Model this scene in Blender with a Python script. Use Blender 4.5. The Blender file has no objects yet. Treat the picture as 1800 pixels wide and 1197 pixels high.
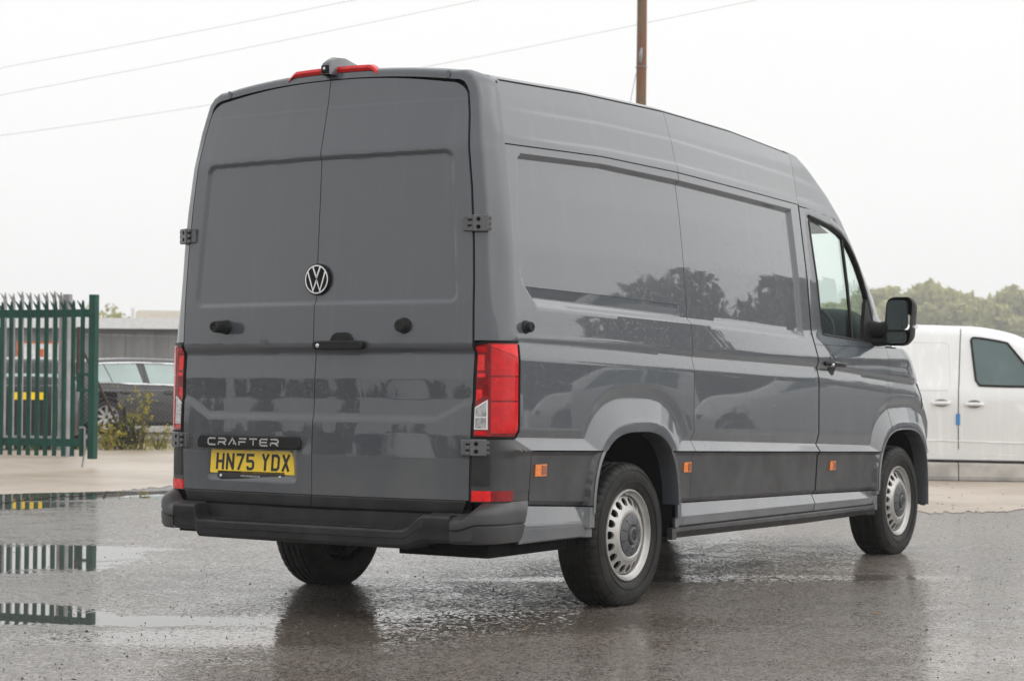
import bpy, bmesh, math, random
import numpy as np
from mathutils import Vector, Matrix
random.seed(7); rng = np.random.default_rng(11)
scene = bpy.context.scene
R = math.radians

# ------------------------------------------------------------------ camera
CAM = np.array([5.603, -8.4435, 1.0677]); YAW, PIT, ROL, FPX = -0.5619, 0.0231, 0.0068, 3445.96
_f = np.array([math.sin(YAW)*math.cos(PIT), math.cos(YAW)*math.cos(PIT), math.sin(PIT)])
_r = np.array([math.cos(YAW), -math.sin(YAW), 0.0]); _u = np.cross(_r, _f)
_r, _u = math.cos(ROL)*_r + math.sin(ROL)*_u, -math.sin(ROL)*_r + math.cos(ROL)*_u
cd = bpy.data.cameras.new('camera'); cam = bpy.data.objects.new('camera', cd)
scene.collection.objects.link(cam); scene.camera = cam
cam.matrix_world = Matrix(((_r[0], _u[0], -_f[0], CAM[0]), (_r[1], _u[1], -_f[1], CAM[1]), (_r[2], _u[2], -_f[2], CAM[2]), (0, 0, 0, 1)))
cd.sensor_width = 36; cd.lens = FPX/1800*36; cd.clip_end = 2000; cd.clip_start = 0.1
cd.dof.use_dof = True; cd.dof.focus_distance = 9.2; cd.dof.aperture_fstop = 6.3

# ------------------------------------------------------------------ sky, sun, exposure
world = bpy.data.worlds.new('World'); scene.world = world; world.use_nodes = True
wn, wl = world.node_tree.nodes, world.node_tree.links
wn.clear()
wout = wn.new('ShaderNodeOutputWorld'); bg = wn.new('ShaderNodeBackground')
sky = wn.new('ShaderNodeTexSky'); sky.sky_type = 'NISHITA'; sky.sun_disc = False
SUN_EL, SUN_ROT = 38, 70
sky.sun_elevation = R(SUN_EL); sky.sun_rotation = R(SUN_ROT); sky.air_density = 2.0; sky.dust_density = 6.0
hs = wn.new('ShaderNodeHueSaturation'); hs.inputs['Saturation'].default_value = 0.08; hs.inputs['Value'].default_value = 1.0
mix = wn.new('ShaderNodeMixRGB'); mix.inputs['Fac'].default_value = 0.72
mix.inputs['Color2'].default_value = (13.1, 13.15, 13.1, 1)     # even overcast cloud deck
wl.new(sky.outputs[0], hs.inputs['Color']); wl.new(hs.outputs[0], mix.inputs['Color1'])
wl.new(mix.outputs[0], bg.inputs['Color']); bg.inputs['Strength'].default_value = 0.1
wl.new(bg.outputs[0], wout.inputs[0])
sl = bpy.data.lights.new('sun', 'SUN'); sl.energy = 1.5; sl.angle = R(110); sl.color = (1, 0.985, 0.96)
sun = bpy.data.objects.new('sun', sl); scene.collection.objects.link(sun)
_sd = Vector((math.sin(R(SUN_ROT))*math.cos(R(SUN_EL)), math.cos(R(SUN_ROT))*math.cos(R(SUN_EL)), math.sin(R(SUN_EL))))
sun.rotation_euler = _sd.to_track_quat('Z', 'Y').to_euler()
vs = scene.view_settings; vs.view_transform = 'Standard'; vs.look = 'None'; vs.exposure = 0.0; vs.gamma = 1.0; vs.use_curve_mapping = False
cy = scene.cycles; cy.max_bounces = 8; cy.transparent_max_bounces = 24; cy.glossy_bounces = 5; cy.diffuse_bounces = 4
cy.transmission_bounces = 8; cy.volume_bounces = 1; cy.caustics_reflective = False; cy.caustics_refractive = False
cy.use_denoising = True; cy.sample_clamp_indirect = 6; cy.blur_glossy = 0.0

# ------------------------------------------------------------------ material helpers
MATS = {}
class NT:
    def __init__(s, name):
        m = bpy.data.materials.new(name); m.use_nodes = True; s.m = m; s.n = m.node_tree.nodes; s.l = m.node_tree.links
        s.b = s.n['Principled BSDF']; s.out = s.n['Material Output']; MATS[name] = m
    def node(s, t, **kw):
        n = s.n.new(t)
        for k, v in kw.items():
            if hasattr(n, k): setattr(n, k, v)
            else: s.set(n.inputs[k.replace('_', ' ')], v)
        return n
    def set(s, inp, v):
        if hasattr(v, 'is_output') or isinstance(v, bpy.types.NodeSocket): s.l.new(v, inp)
        else: inp.default_value = v
    def p(s, **kw):
        for k, v in kw.items(): s.set(s.b.inputs[k.replace('_', ' ')], v)
    def math(s, op, a, b=0.0, clamp=False):
        n = s.n.new('ShaderNodeMath'); n.operation = op; n.use_clamp = clamp; s.set(n.inputs[0], a); s.set(n.inputs[1], b); return n.outputs[0]
    def noise(s, vec, scale, detail=3, rough=0.55):
        n = s.n.new('ShaderNodeTexNoise'); s.l.new(vec, n.inputs['Vector']); n.inputs['Scale'].default_value = scale
        n.inputs['Detail'].default_value = detail; n.inputs['Roughness'].default_value = rough; return n.outputs[0]
    def vor(s, vec, scale, feature='F1', out=0, rnd=1.0):
        n = s.n.new('ShaderNodeTexVoronoi'); n.feature = feature; s.l.new(vec, n.inputs['Vector']); n.inputs['Scale'].default_value = scale
        n.inputs['Randomness'].default_value = rnd; return n.outputs[out]
    def ramp(s, fac, a, b, lo=0.0, hi=1.0):
        n = s.n.new('ShaderNodeMapRange'); n.clamp = True; n.interpolation_type = 'SMOOTHSTEP'; s.set(n.inputs[0], fac)
        for i, v in zip((1, 2, 3, 4), (a, b, lo, hi)): s.set(n.inputs[i], v)
        return n.outputs[0]
    def mix(s, fac, a, b):
        n = s.n.new('ShaderNodeMixRGB'); s.set(n.inputs[0], fac); s.set(n.inputs[1], a); s.set(n.inputs[2], b); return n.outputs[0]
    def pos(s): return s.n.new('ShaderNodeNewGeometry').outputs['Position']
    def obj(s): return s.n.new('ShaderNodeTexCoord').outputs['Object']
    def bump(s, h, strength, dist, normal=None):
        n = s.n.new('ShaderNodeBump'); s.set(n.inputs['Height'], h); n.inputs['Strength'].default_value = strength; n.inputs['Distance'].default_value = dist
        if normal: s.l.new(normal, n.inputs['Normal'])
        return n.outputs[0]
    def scale(s, vec, v):
        n = s.n.new('ShaderNodeMapping'); s.l.new(vec, n.inputs[0]); n.inputs['Scale'].default_value = v; return n.outputs[0]
def C4(r, g=None, b=None): return (r, r, r, 1) if g is None else (r, g, b, 1)

def simple(name, col, rough=0.5, metal=0.0, var=0.15, vscale=6.0, bump=0.0, bscale=80.0, coat=0.0, spec=0.5):
    t = NT(name); v = t.obj()
    n = t.noise(v, vscale, 4)
    k = t.ramp(n, 0.3, 0.7)
    a = tuple(c*(1-var) for c in col)+(1,); b = tuple(min(1, c*(1+var)) for c in col)+(1,)
    t.p(Base_Color=t.mix(k, a, b), Roughness=t.ramp(t.noise(v, vscale*2.3, 3), 0.3, 0.7, max(0, rough-0.06), min(1, rough+0.06)), Metallic=metal)
    t.b.inputs['Coat Weight'].default_value = coat; t.b.inputs['Coat Roughness'].default_value = 0.04
    t.b.inputs['Specular IOR Level'].default_value = spec
    if bump: t.p(Normal=t.bump(t.noise(v, bscale, 2), bump, 0.003))
    return t.m

def paint(name, col, drops=True, ior=1.62):
    t = NT(name); P = t.obj()
    n = t.noise(P, 2.2, 3); streak = t.noise(t.scale(P, (14, 14, 1.1)), 1.0, 4)
    dirt = t.ramp(streak, 0.52, 0.75)
    base = t.mix(t.math('MULTIPLY', dirt, 0.45), C4(*col), C4(col[0]*1.25, col[1]*1.24, col[2]*1.2))
    if drops:
        sep = t.n.new('ShaderNodeSeparateXYZ'); t.l.new(P, sep.inputs[0])
        spray = t.math('MULTIPLY', t.ramp(t.noise(t.scale(P, (3, 3, 2)), 1.0, 5), .38, .66), t.ramp(sep.outputs[2], 1.15, .50, 0, .30)); base = t.mix(spray, base, C4(.17, .16, .145))
    t.p(Base_Color=base, Roughness=0.42)
    t.b.inputs['Coat Weight'].default_value = 1.0; t.b.inputs['Coat IOR'].default_value = ior
    t.set(t.b.inputs['Coat Roughness'], t.ramp(streak, 0.4, 0.8, 0.008, 0.04))
    t.b.inputs['Specular IOR Level'].default_value = 0.25
    if drops:
        d = t.vor(P, 95.0); sel = t.ramp(t.noise(P, 31.0, 2), 0.44, 0.58)
        cell = t.n.new('ShaderNodeTexVoronoi'); t.l.new(P, cell.inputs['Vector']); cell.inputs['Scale'].default_value = 95.0
        keep = t.ramp(cell.outputs['Color'], 0.45, 0.7)
        h = t.math('MULTIPLY', t.math('MULTIPLY', t.ramp(d, 0.38, 0.05), keep), sel)
        nb = t.bump(h, 0.55, 0.0014)
        wob = t.bump(t.noise(P, 1.6, 1), 0.02, 0.02, nb)
        t.set(t.b.inputs['Coat Normal'], wob)
    return t.m

def glass(name, tint, refl=1.0):
    t = NT(name); t.n.remove(t.b)
    tr = t.n.new('ShaderNodeBsdfTransparent'); tr.inputs[0].default_value = tint+(1,)
    gl = t.n.new('ShaderNodeBsdfGlossy'); gl.inputs['Roughness'].default_value = 0.01; gl.inputs[0].default_value = C4(1)
    lw = t.n.new('ShaderNodeFresnel'); lw.inputs[0].default_value = 1.5
    ms = t.n.new('ShaderNodeMixShader'); t.l.new(t.math('MULTIPLY', lw.outputs[0], refl), ms.inputs[0])
    t.l.new(tr.outputs[0], ms.inputs[1]); t.l.new(gl.outputs[0], ms.inputs[2]); t.l.new(ms.outputs[0], t.out.inputs[0])
    return t.m

VAN = (0.070, 0.078, 0.091)
paint('van_paint', VAN)
paint('white_paint', (0.84, 0.85, 0.85), False)
paint('saloon_paint', (0.03, 0.03, 0.033), False, 1.4)
paint('black_paint', (0.012, 0.012, 0.013), False, 1.3)
paint('white_car_paint', (0.66, 0.67, 0.68), False)
simple('trim', (0.043, 0.043, 0.045), 0.40, var=0.3, vscale=5, bump=0.15, bscale=400)
simple('bumper', (0.020, 0.020, 0.021), 0.42, var=0.35, vscale=7, bump=0.2, bscale=500, spec=0.35)
simple('rubber_black', (0.010, 0.010, 0.010), 0.5, spec=0.3)
simple('gap_black', (0.006, 0.006, 0.006), 0.9, spec=0.1)
simple('tyre', (0.013, 0.0125, 0.012), 0.55, var=0.45, vscale=9, bump=0.2, bscale=120, spec=0.22)
simple('rim_silver', (0.40, 0.39, 0.375), 0.34, 0.5, var=0.12, vscale=12)
simple('hub_grey', (0.06, 0.062, 0.066), 0.4)
simple('hinge_grey', (0.105, 0.108, 0.115), 0.45, coat=0.3)
simple('chrome', (0.66, 0.66, 0.67), 0.12, 1.0, var=0.03)
simple('emblem_black', (0.006, 0.006, 0.006), 0.35, spec=0.15)
simple('plate_yellow', (1.0, 0.66, 0.004), 0.35, var=0.05, coat=0.4)
simple('plate_black', (0.012, 0.012, 0.012), 0.4)
simple('plate_white', (0.72, 0.72, 0.72), 0.45)
simple('lens_red', (0.62, 0.003, 0.007), 0.22, var=0.12, vscale=30, coat=0.45, spec=0.25)
simple('lens_red_dark', (0.24, 0.002, 0.004), 0.2, var=0.25, vscale=40, coat=0.45, spec=0.25)
simple('lens_red_bright', (0.85, 0.012, 0.012), 0.25, var=0.1, vscale=40, coat=0.45, spec=0.25)
simple('lens_clear', (0.42, 0.42, 0.42), 0.15, 0.3, var=0.35, vscale=60, coat=1.0)
simple('lens_rim', (0.8, 0.8, 0.8), 0.3)
simple('amber', (0.82, 0.20, 0.006), 0.25, var=0.25, vscale=120, coat=1.0)
simple('amber_dark', (0.28, 0.055, 0.004), 0.3, var=0.4, vscale=200, coat=1.0)
simple('seat_cloth', (0.035, 0.045, 0.045), 0.9)
simple('interior', (0.16, 0.16, 0.155), 0.8)
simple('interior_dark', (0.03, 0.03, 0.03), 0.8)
simple('gate_green', (0.002, 0.052, 0.038), 0.5, var=0.2, vscale=4, spec=0.3)
simple('galvanised', (0.30, 0.30, 0.31), 0.5, 0.5, var=0.25, vscale=3)
simple('rusty', (0.055, 0.038, 0.03), 0.8, var=0.4, vscale=20)
simple('old_concrete', (0.42, 0.39, 0.355), 0.75, var=0.2, vscale=4, bump=0.4, bscale=40)
simple('blue_tape', (0.06, 0.26, 0.58), 0.6)
simple('sign_white', (0.75, 0.75, 0.75), 0.6)
simple('sign_orange', (0.68, 0.13, 0.02), 0.6)
simple('fascia_white', (0.78, 0.78, 0.78), 0.6, var=0.05)
simple('roof_beige', (0.42, 0.38, 0.31), 0.8, var=0.12)
simple('wire_grey', (0.26, 0.26, 0.265), 0.6)
simple('cable', (0.30, 0.30, 0.31), 0.7)
glass('glass_green', (0.88, 0.955, 0.92))
glass('glass_dark', (0.30, 0.37, 0.36))
simple('pane_teal', (0.10, 0.155, 0.155), 0.06, var=0.2, vscale=1.0, spec=0.8)
simple('pane_pale', (0.33, 0.42, 0.405), 0.06, var=0.12, vscale=1.0, spec=0.8)
simple('mirror_glass', (0.20, 0.25, 0.25), 0.04, 0.9, var=0.05)
# weathered telegraph pole
t = NT('pole_wood'); v = t.obj()
g = t.noise(t.scale(v, (40, 40, 1.2)), 1.0, 4); k = t.noise(t.scale(v, (5, 5, 1.6)), 1.0, 3)
t.p(Base_Color=t.mix(t.ramp(k, 0.35, 0.68), t.mix(g, C4(0.12, 0.045, 0.02), C4(0.27, 0.12, 0.055)), t.mix(g, C4(0.045, 0.028, 0.02), C4(0.28, 0.19, 0.10))), Roughness=0.8, Normal=t.bump(g, 0.5, 0.01))
# leaves
def leafmat(name, a, b, c):
    t = NT(name); v = t.pos(); n = t.noise(v, 0.55, 3); n2 = t.noise(v, 9.0, 2)
    col = t.mix(t.ramp(n2, 0.35, 0.65), t.mix(t.ramp(n, 0.38, 0.62), C4(*a), C4(*b)), C4(*c))
    t.p(Base_Color=col, Roughness=0.6)
    tl = t.n.new('ShaderNodeBsdfTranslucent'); t.l.new(col, tl.inputs[0]); ms = t.n.new('ShaderNodeMixShader'); ms.inputs[0].default_value = 0.3
    t.l.new(t.b.outputs[0], ms.inputs[1]); t.l.new(tl.outputs[0], ms.inputs[2]); t.l.new(ms.outputs[0], t.out.inputs[0])
leafmat('leaf_wood', (0.27, 0.31, 0.11), (0.38, 0.40, 0.15), (0.48, 0.44, 0.18))  # far leaves paled, part of the haze is in their colour
leafmat('leaf_weed', (0.10, 0.15, 0.02), (0.25, 0.26, 0.03), (0.42, 0.33, 0.04))
leafmat('leaf_dark', (0.03, 0.042, 0.014), (0.045, 0.055, 0.02), (0.06, 0.065, 0.025))
leafmat('leaf_mirror', (0.13, 0.14, 0.09), (0.17, 0.18, 0.11), (0.21, 0.20, 0.13))
simple('bark', (0.07, 0.055, 0.042), 0.9, var=0.3)
# corrugated far wall
t = NT('sheet_wall'); v = t.obj()
w = t.node('ShaderNodeTexWave', wave_type='BANDS', bands_direction='X'); t.l.new(v, w.inputs['Vector']); w.inputs['Scale'].default_value = 1.2; w.inputs['Distortion'].default_value = 0.0
n = t.noise(t.scale(v, (2.0, 2.0, 0.25)), 1.0, 4)
t.p(Base_Color=t.mix(t.ramp(n, 0.3, 0.7), C4(0.155, 0.155, 0.155), C4(0.235, 0.232, 0.225)), Roughness=0.65, Normal=t.bump(w.outputs[0], 0.6, 0.03))
# ------------------------------------------------------------------ geometry helpers
COL = scene.collection
def link(name, me, mat=None, parent=None, label=None, cat=None, group=None, kind=None):
    o = bpy.data.objects.new(name, me); COL.objects.link(o)
    if mat is not None and me is not None: me.materials.append(MATS[mat])
    if parent is not None: o.parent = parent
    return tag(o, label, cat, group, kind)
def tag(o, label=None, cat=None, group=None, kind=None):
    for k, v in (('label', label), ('category', cat), ('group', group), ('kind', kind)):
        if v: o[k] = v
    return o
def empty(name, label=None, cat=None, group=None, loc=(0, 0, 0), rz=0.0):
    o = bpy.data.objects.new(name, None); COL.objects.link(o); o.location = loc; o.rotation_euler = (0, 0, rz); o.empty_display_size = 0.2
    return tag(o, label, cat, group)
def mk(name, V, F, mat, parent=None, smooth=35, **kw):
    me = bpy.data.meshes.new(name); me.from_pydata([tuple(map(float, v)) for v in V], [], [tuple(int(i) for i in f) for f in F]); me.update()
    if smooth:
        me.polygons.foreach_set('use_smooth', [True]*len(me.polygons)); me.set_sharp_from_angle(angle=R(smooth))
    return link(name, me, mat, parent, **kw)
class MB:
    def __init__(s): s.V = []; s.F = []
    def add(s, V, F):
        o = len(s.V); s.V += [tuple(v) for v in V]; s.F += [tuple(i+o for i in f) for f in F]; return s
    def grid(s, P, cu=False, cv=False, flip=False):
        P = np.asarray(P, float); n, m = P.shape[:2]; F = []
        for i in range(n if cu else n-1):
            for j in range(m if cv else m-1):
                a, b, c, d = i*m+j, ((i+1) % n)*m+j, ((i+1) % n)*m+(j+1) % m, i*m+(j+1) % m
                F.append((a, d, c, b) if flip else (a, b, c, d))
        return s.add(P.reshape(-1, 3), F)
    def box(s, lo, hi):
        x0, y0, z0 = lo; x1, y1, z1 = hi
        return s.add([(x0, y0, z0), (x1, y0, z0), (x1, y1, z0), (x0, y1, z0), (x0, y0, z1), (x1, y0, z1), (x1, y1, z1), (x0, y1, z1)],
                     [(0, 3, 2, 1), (4, 5, 6, 7), (0, 1, 5, 4), (1, 2, 6, 5), (2, 3, 7, 6), (3, 0, 4, 7)])
    def tube(s, pts, rad, n=8, closed=False, cap=True):
        pts = [np.asarray(p, float) for p in pts]; N = len(pts); rings = []
        rad = [rad]*N if np.isscalar(rad) else rad
        up = np.array([0, 0, 1.0]); prev = None
        for i in range(N):
            a = pts[(i-1) % N] if (closed or i > 0) else pts[i]; b = pts[(i+1) % N] if (closed or i < N-1) else pts[i]
            t = (b-a)/max(1e-9, np.linalg.norm(b-a))
            ref = prev if prev is not None else (up if abs(t[2]) < 0.9 else np.array([1.0, 0, 0]))
            u = ref-t*(ref@t); u /= max(1e-9, np.linalg.norm(u)); prev = u; w = np.cross(t, u)
            rings.append([pts[i]+rad[i]*(math.cos(k)*u+math.sin(k)*w) for k in np.linspace(0, 2*math.pi, n, endpoint=False)])
        o = len(s.V); s.grid(rings, cu=closed, cv=True)
        if cap and not closed:
            s.F.append(tuple(o+k for k in range(n))[::-1]); s.F.append(tuple(o+(N-1)*n+k for k in range(n)))
        return s
    def lathe(s, prof, center, axis='x', n=64, sign=1):
        # prof: (axial, radius)
        rings = []
        for a, r in prof:
            ring = []
            for k in np.linspace(0, 2*math.pi, n, endpoint=False):
                c, d = r*math.cos(k), r*math.sin(k)
                ring.append({'x': (sign*a, c, d), 'y': (c, sign*a, d), 'z': (c, d, sign*a)}[axis])
            rings.append(ring)
        return s.grid(np.array(rings)+np.asarray(center), cv=True)
    def prism(s, poly, fn, d0, d1):
        # poly 2D -> fn(u,v,d)
        n = len(poly); V = [fn(u, v, d0) for u, v in poly]+[fn(u, v, d1) for u, v in poly]
        F = [tuple(range(n))[::-1], tuple(range(n, 2*n))]+[(i, (i+1) % n, n+(i+1) % n, n+i) for i in range(n)]
        return s.add(V, F)
    def ribbon(s, pts, w, fn, d0, d1, closed=False):
        p = np.array(pts, float); N = len(p); L = []; Rr = []
        for i in range(N):
            a = p[i]-p[i-1] if (i > 0 or closed) else p[i+1]-p[i]; b = p[(i+1) % N]-p[i] if (i < N-1 or closed) else a
            a = a/np.linalg.norm(a); b = b/np.linalg.norm(b); na = np.array([-a[1], a[0]]); nb = np.array([-b[1], b[0]])
            m = na+nb; m /= np.linalg.norm(m); k = min(2.0, 1/max(0.3, m@na)); L.append(p[i]+m*w/2*k); Rr.append(p[i]-m*w/2*k)
        n = N if closed else N-1
        V = [fn(*q, d1) for q in L]+[fn(*q, d1) for q in Rr]+[fn(*q, d0) for q in L]+[fn(*q, d0) for q in Rr]; F = []
        for i in range(n):
            j = (i+1) % N; F += [(i, N+i, N+j, j), (i, j, 2*N+j, 2*N+i), (N+j, N+i, 3*N+i, 3*N+j)]
        if not closed: F += [(0, 2*N, 3*N, N), (N-1, 2*N-1, 4*N-1, 3*N-1)]
        return s.add(V, F)
    def mirror(s):
        n = len(s.V); m = MB(); m.V = [(-x, y, z) for x, y, z in s.V]; m.F = [f[::-1] for f in s.F]; return m
    def clean(s, d=1e-5):
        bm = bmesh.new(); vs_ = [bm.verts.new(v) for v in s.V]
        for f in s.F:
            try: bm.faces.new([vs_[i] for i in f])
            except ValueError: pass
        bmesh.ops.remove_doubles(bm, verts=bm.verts[:], dist=d); bmesh.ops.recalc_face_normals(bm, faces=bm.faces[:])
        bm.verts.index_update(); s.V = [tuple(v.co) for v in bm.verts]; s.F = [tuple(v.index for v in f.verts) for f in bm.faces]; bm.free(); return s
    def obj(s, name, mat, parent=None, smooth=35, bevel=0, **kw):
        o = mk(name, s.V, s.F, mat, parent, smooth, **kw)
        if bevel:
            b = o.modifiers.new('bevel', 'BEVEL'); b.width = bevel; b.segments = 2; b.limit_method = 'ANGLE'; b.angle_limit = R(40)
        return o
def lerp(a, b, t): return a+(b-a)*t
def itp(x, xs, ys): return np.interp(x, xs, ys)
def copy_tree(o, parent=None):
    c = o.copy(); COL.objects.link(c); c.parent = parent
    for ch in list(o.children):
        k = copy_tree(ch, c)
    return c

# ------------------------------------------------------------------ the grey van: surfaces
# x across (right +), y along (forward +, 0 at rear axle), z up
ST = np.array([-1.065, 0.65, 2.285])
ZT = np.array([1.25, 1.40, 1.47, 1.70, 1.95, 2.15, 2.20, 2.39, 2.49, 2.56])
TA = np.array([.984, .974, .968, .949, .918, .889, .884, .842, .816, .79])
TB = np.array([.984, .971, .966, .949, .922, .893, .887, .845, .815, .79])
TG = np.array([.975, .930, .924, .905, .872, .845, .838, .812, .779, .755])
def fc(*p):
    ys, zs = [q[0] for q in p], [q[1] for q in p]
    return lambda y: np.interp(y, ys, zs)
z_rail = fc((-1.1, .335), (.42, .321), (2.23, .303), (3.2, .305)); z_sillb = fc((-1.1, .36), (.42, .352), (2.18, .343), (3.1, .340))
z_sillc = fc((-1.1, .43), (.64, .404), (2.2, .392), (3.1, .386)); z_trimb = fc((-1.0, .535), (-.4, .503), (.64, .472), (2.23, .447), (3.2, .428))
z_trimt = fc((-1.1, .776), (-.93, .774), (.64, .733), (2.24, .691), (3.2, .667), (4.6, .64)); z_d2b = fc((-1.05, .838), (.62, .792), (2.2, .742), (3.14, .71), (4.6, .67))
z_d2t = fc((-1.05, .876), (.64, .839), (2.25, .80), (3.24, .772), (4.6, .74)); z_band = fc((-1.06, 1.187), (.65, 1.151), (2.24, 1.114), (2.85, 1.075), (3.43, 1.041), (4.6, .99))
z_d1b = fc((-1.06, 1.267), (-.18, 1.250), (.63, 1.224), (2.24, 1.190), (3.39, 1.126), (4.6, 1.06)); z_cr = fc((-1.06, 1.276), (-.18, 1.272), (.65, 1.251), (2.24, 1.217), (2.85, 1.182), (3.42, 1.155), (4.6, 1.10))
z_bvo = fc((-.86, 1.421), (.65, 1.394), (2.05, 1.363), (2.3, 1.33)); z_bvi = fc((-.9, 1.459), (.6, 1.427), (2.12, 1.398))
z_strip = fc((-.976, 1.516), (-.15, 1.505), (.56, 1.490)); z_rti = fc((-.97, 2.097), (-.16, 2.127), (.63, 2.119), (2.12, 2.089)); z_rto = fc((-.94, 2.123), (-.155, 2.15), (.62, 2.145), (2.17, 2.116))
z_seam = fc((-1.06, 2.153), (-.15, 2.185), (.62, 2.184), (2.27, 2.152), (2.6, 2.13)); z_crl = fc((-1.03, 2.192), (-.135, 2.228), (.62, 2.232), (2.26, 2.196), (3.0, 2.15)); z_cru = fc((-1.0, 2.323), (-.09, 2.358), (.65, 2.362), (2.26, 2.318), (3, 2.25))
z_gut = fc((-1.12, 2.44), (-1.0, 2.449), (-.2, 2.488), (.64, 2.506), (1.5, 2.496), (2.285, 2.456), (2.6, 2.39))
# plan rounding of the cab and nose
def _pl(y, ys, yf, n): q = np.clip((y-ys)/max(1e-6, yf-ys), 0, 1); return (1-q**n)**(1/n)
PLZ = [(.30, .368, 4.075, 1.0, 4.62, 2.2), (.85, .368, 4.049, 1.0, 4.66, 2.2), (1.0, .37, 3.95, 1.0, 4.62, 2.2), (1.153, .37, 3.836, 1.0, 4.52, 2.2), (1.30, .375, 3.681, 1.0, 4.28, 2.3), (1.40, .382, 3.60, .93, 4.10, 2.4),
       (1.524, .387, 3.692, .8, 3.93, 2.6), (1.632, .39, 3.593, .8, 3.80, 2.6), (1.842, .40, 3.369, .8, 3.53, 2.6), (1.944, .405, 3.254, .8, 3.40, 2.6), (2.11, .41, 3.049, .8, 3.18, 2.6),
       (2.236, .42, 2.841, .8, 3.02, 2.4), (2.305, .42, 2.708, .8, 2.93, 2.3), (2.37, .425, 2.578, .8, 2.82, 2.2), (2.453, .43, 2.375, .8, 2.66, 2.1), (2.56, .43, 2.2, .8, 2.5, 2.0)]
def gbase(z): return np.interp(z, np.r_[.3, ZT], np.r_[.985, TG])
_ys = []
for z, k, y0, x0, yf, n in PLZ:
    lo, hi = 1.6, yf-0.02; yy = np.linspace(1.6, yf, 1500); g = float(gbase(z))
    for _ in range(40):
        m_ = (lo+hi)/2
        if np.max(g*_pl(yy, m_, yf, n)+k*(yy-y0)) > x0: hi = m_
        else: lo = m_
    _ys.append(m_)
PZ = np.array([p[0] for p in PLZ]); PYS = np.array(_ys); PYF = np.array([p[4] for p in PLZ]); PN = np.array([p[5] for p in PLZ])
def plan(y, z):
    ys, yf, n = np.interp(z, PZ, PYS), np.interp(z, PZ, PYF), np.interp(z, PZ, PN)
    q = np.clip((y-ys)/np.maximum(1e-6, yf-ys), 0, 1); return (1-q**n)**(1/n)
ARCH = [(0.04, .342, .43, .505), (3.655, .342, .43, .460)]
def rho(y, z, k):
    yc, zc, a, b = ARCH[k]
    return (np.abs((y-yc)/a)**3+np.abs(np.maximum(z-zc, 0)/b)**3)**(1/3)
REC_L = fc((1.40, -.86), (1.435, -.885), (1.46, -.91), (1.53, -.985), (1.60, -1.003), (1.78, -.990), (2.05, -.945), (2.10, -.932), (2.12, -.905))
def yA(z): return np.interp(z, [1.5, 1.7, 1.95, 2.15, 2.39, 2.49], [-1.065, -1.055, -1.042, -1.03, -1.003, -1.0])
def sm(x): x = np.clip(x, 0, 1); return x*x*(3-2*x)
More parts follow.
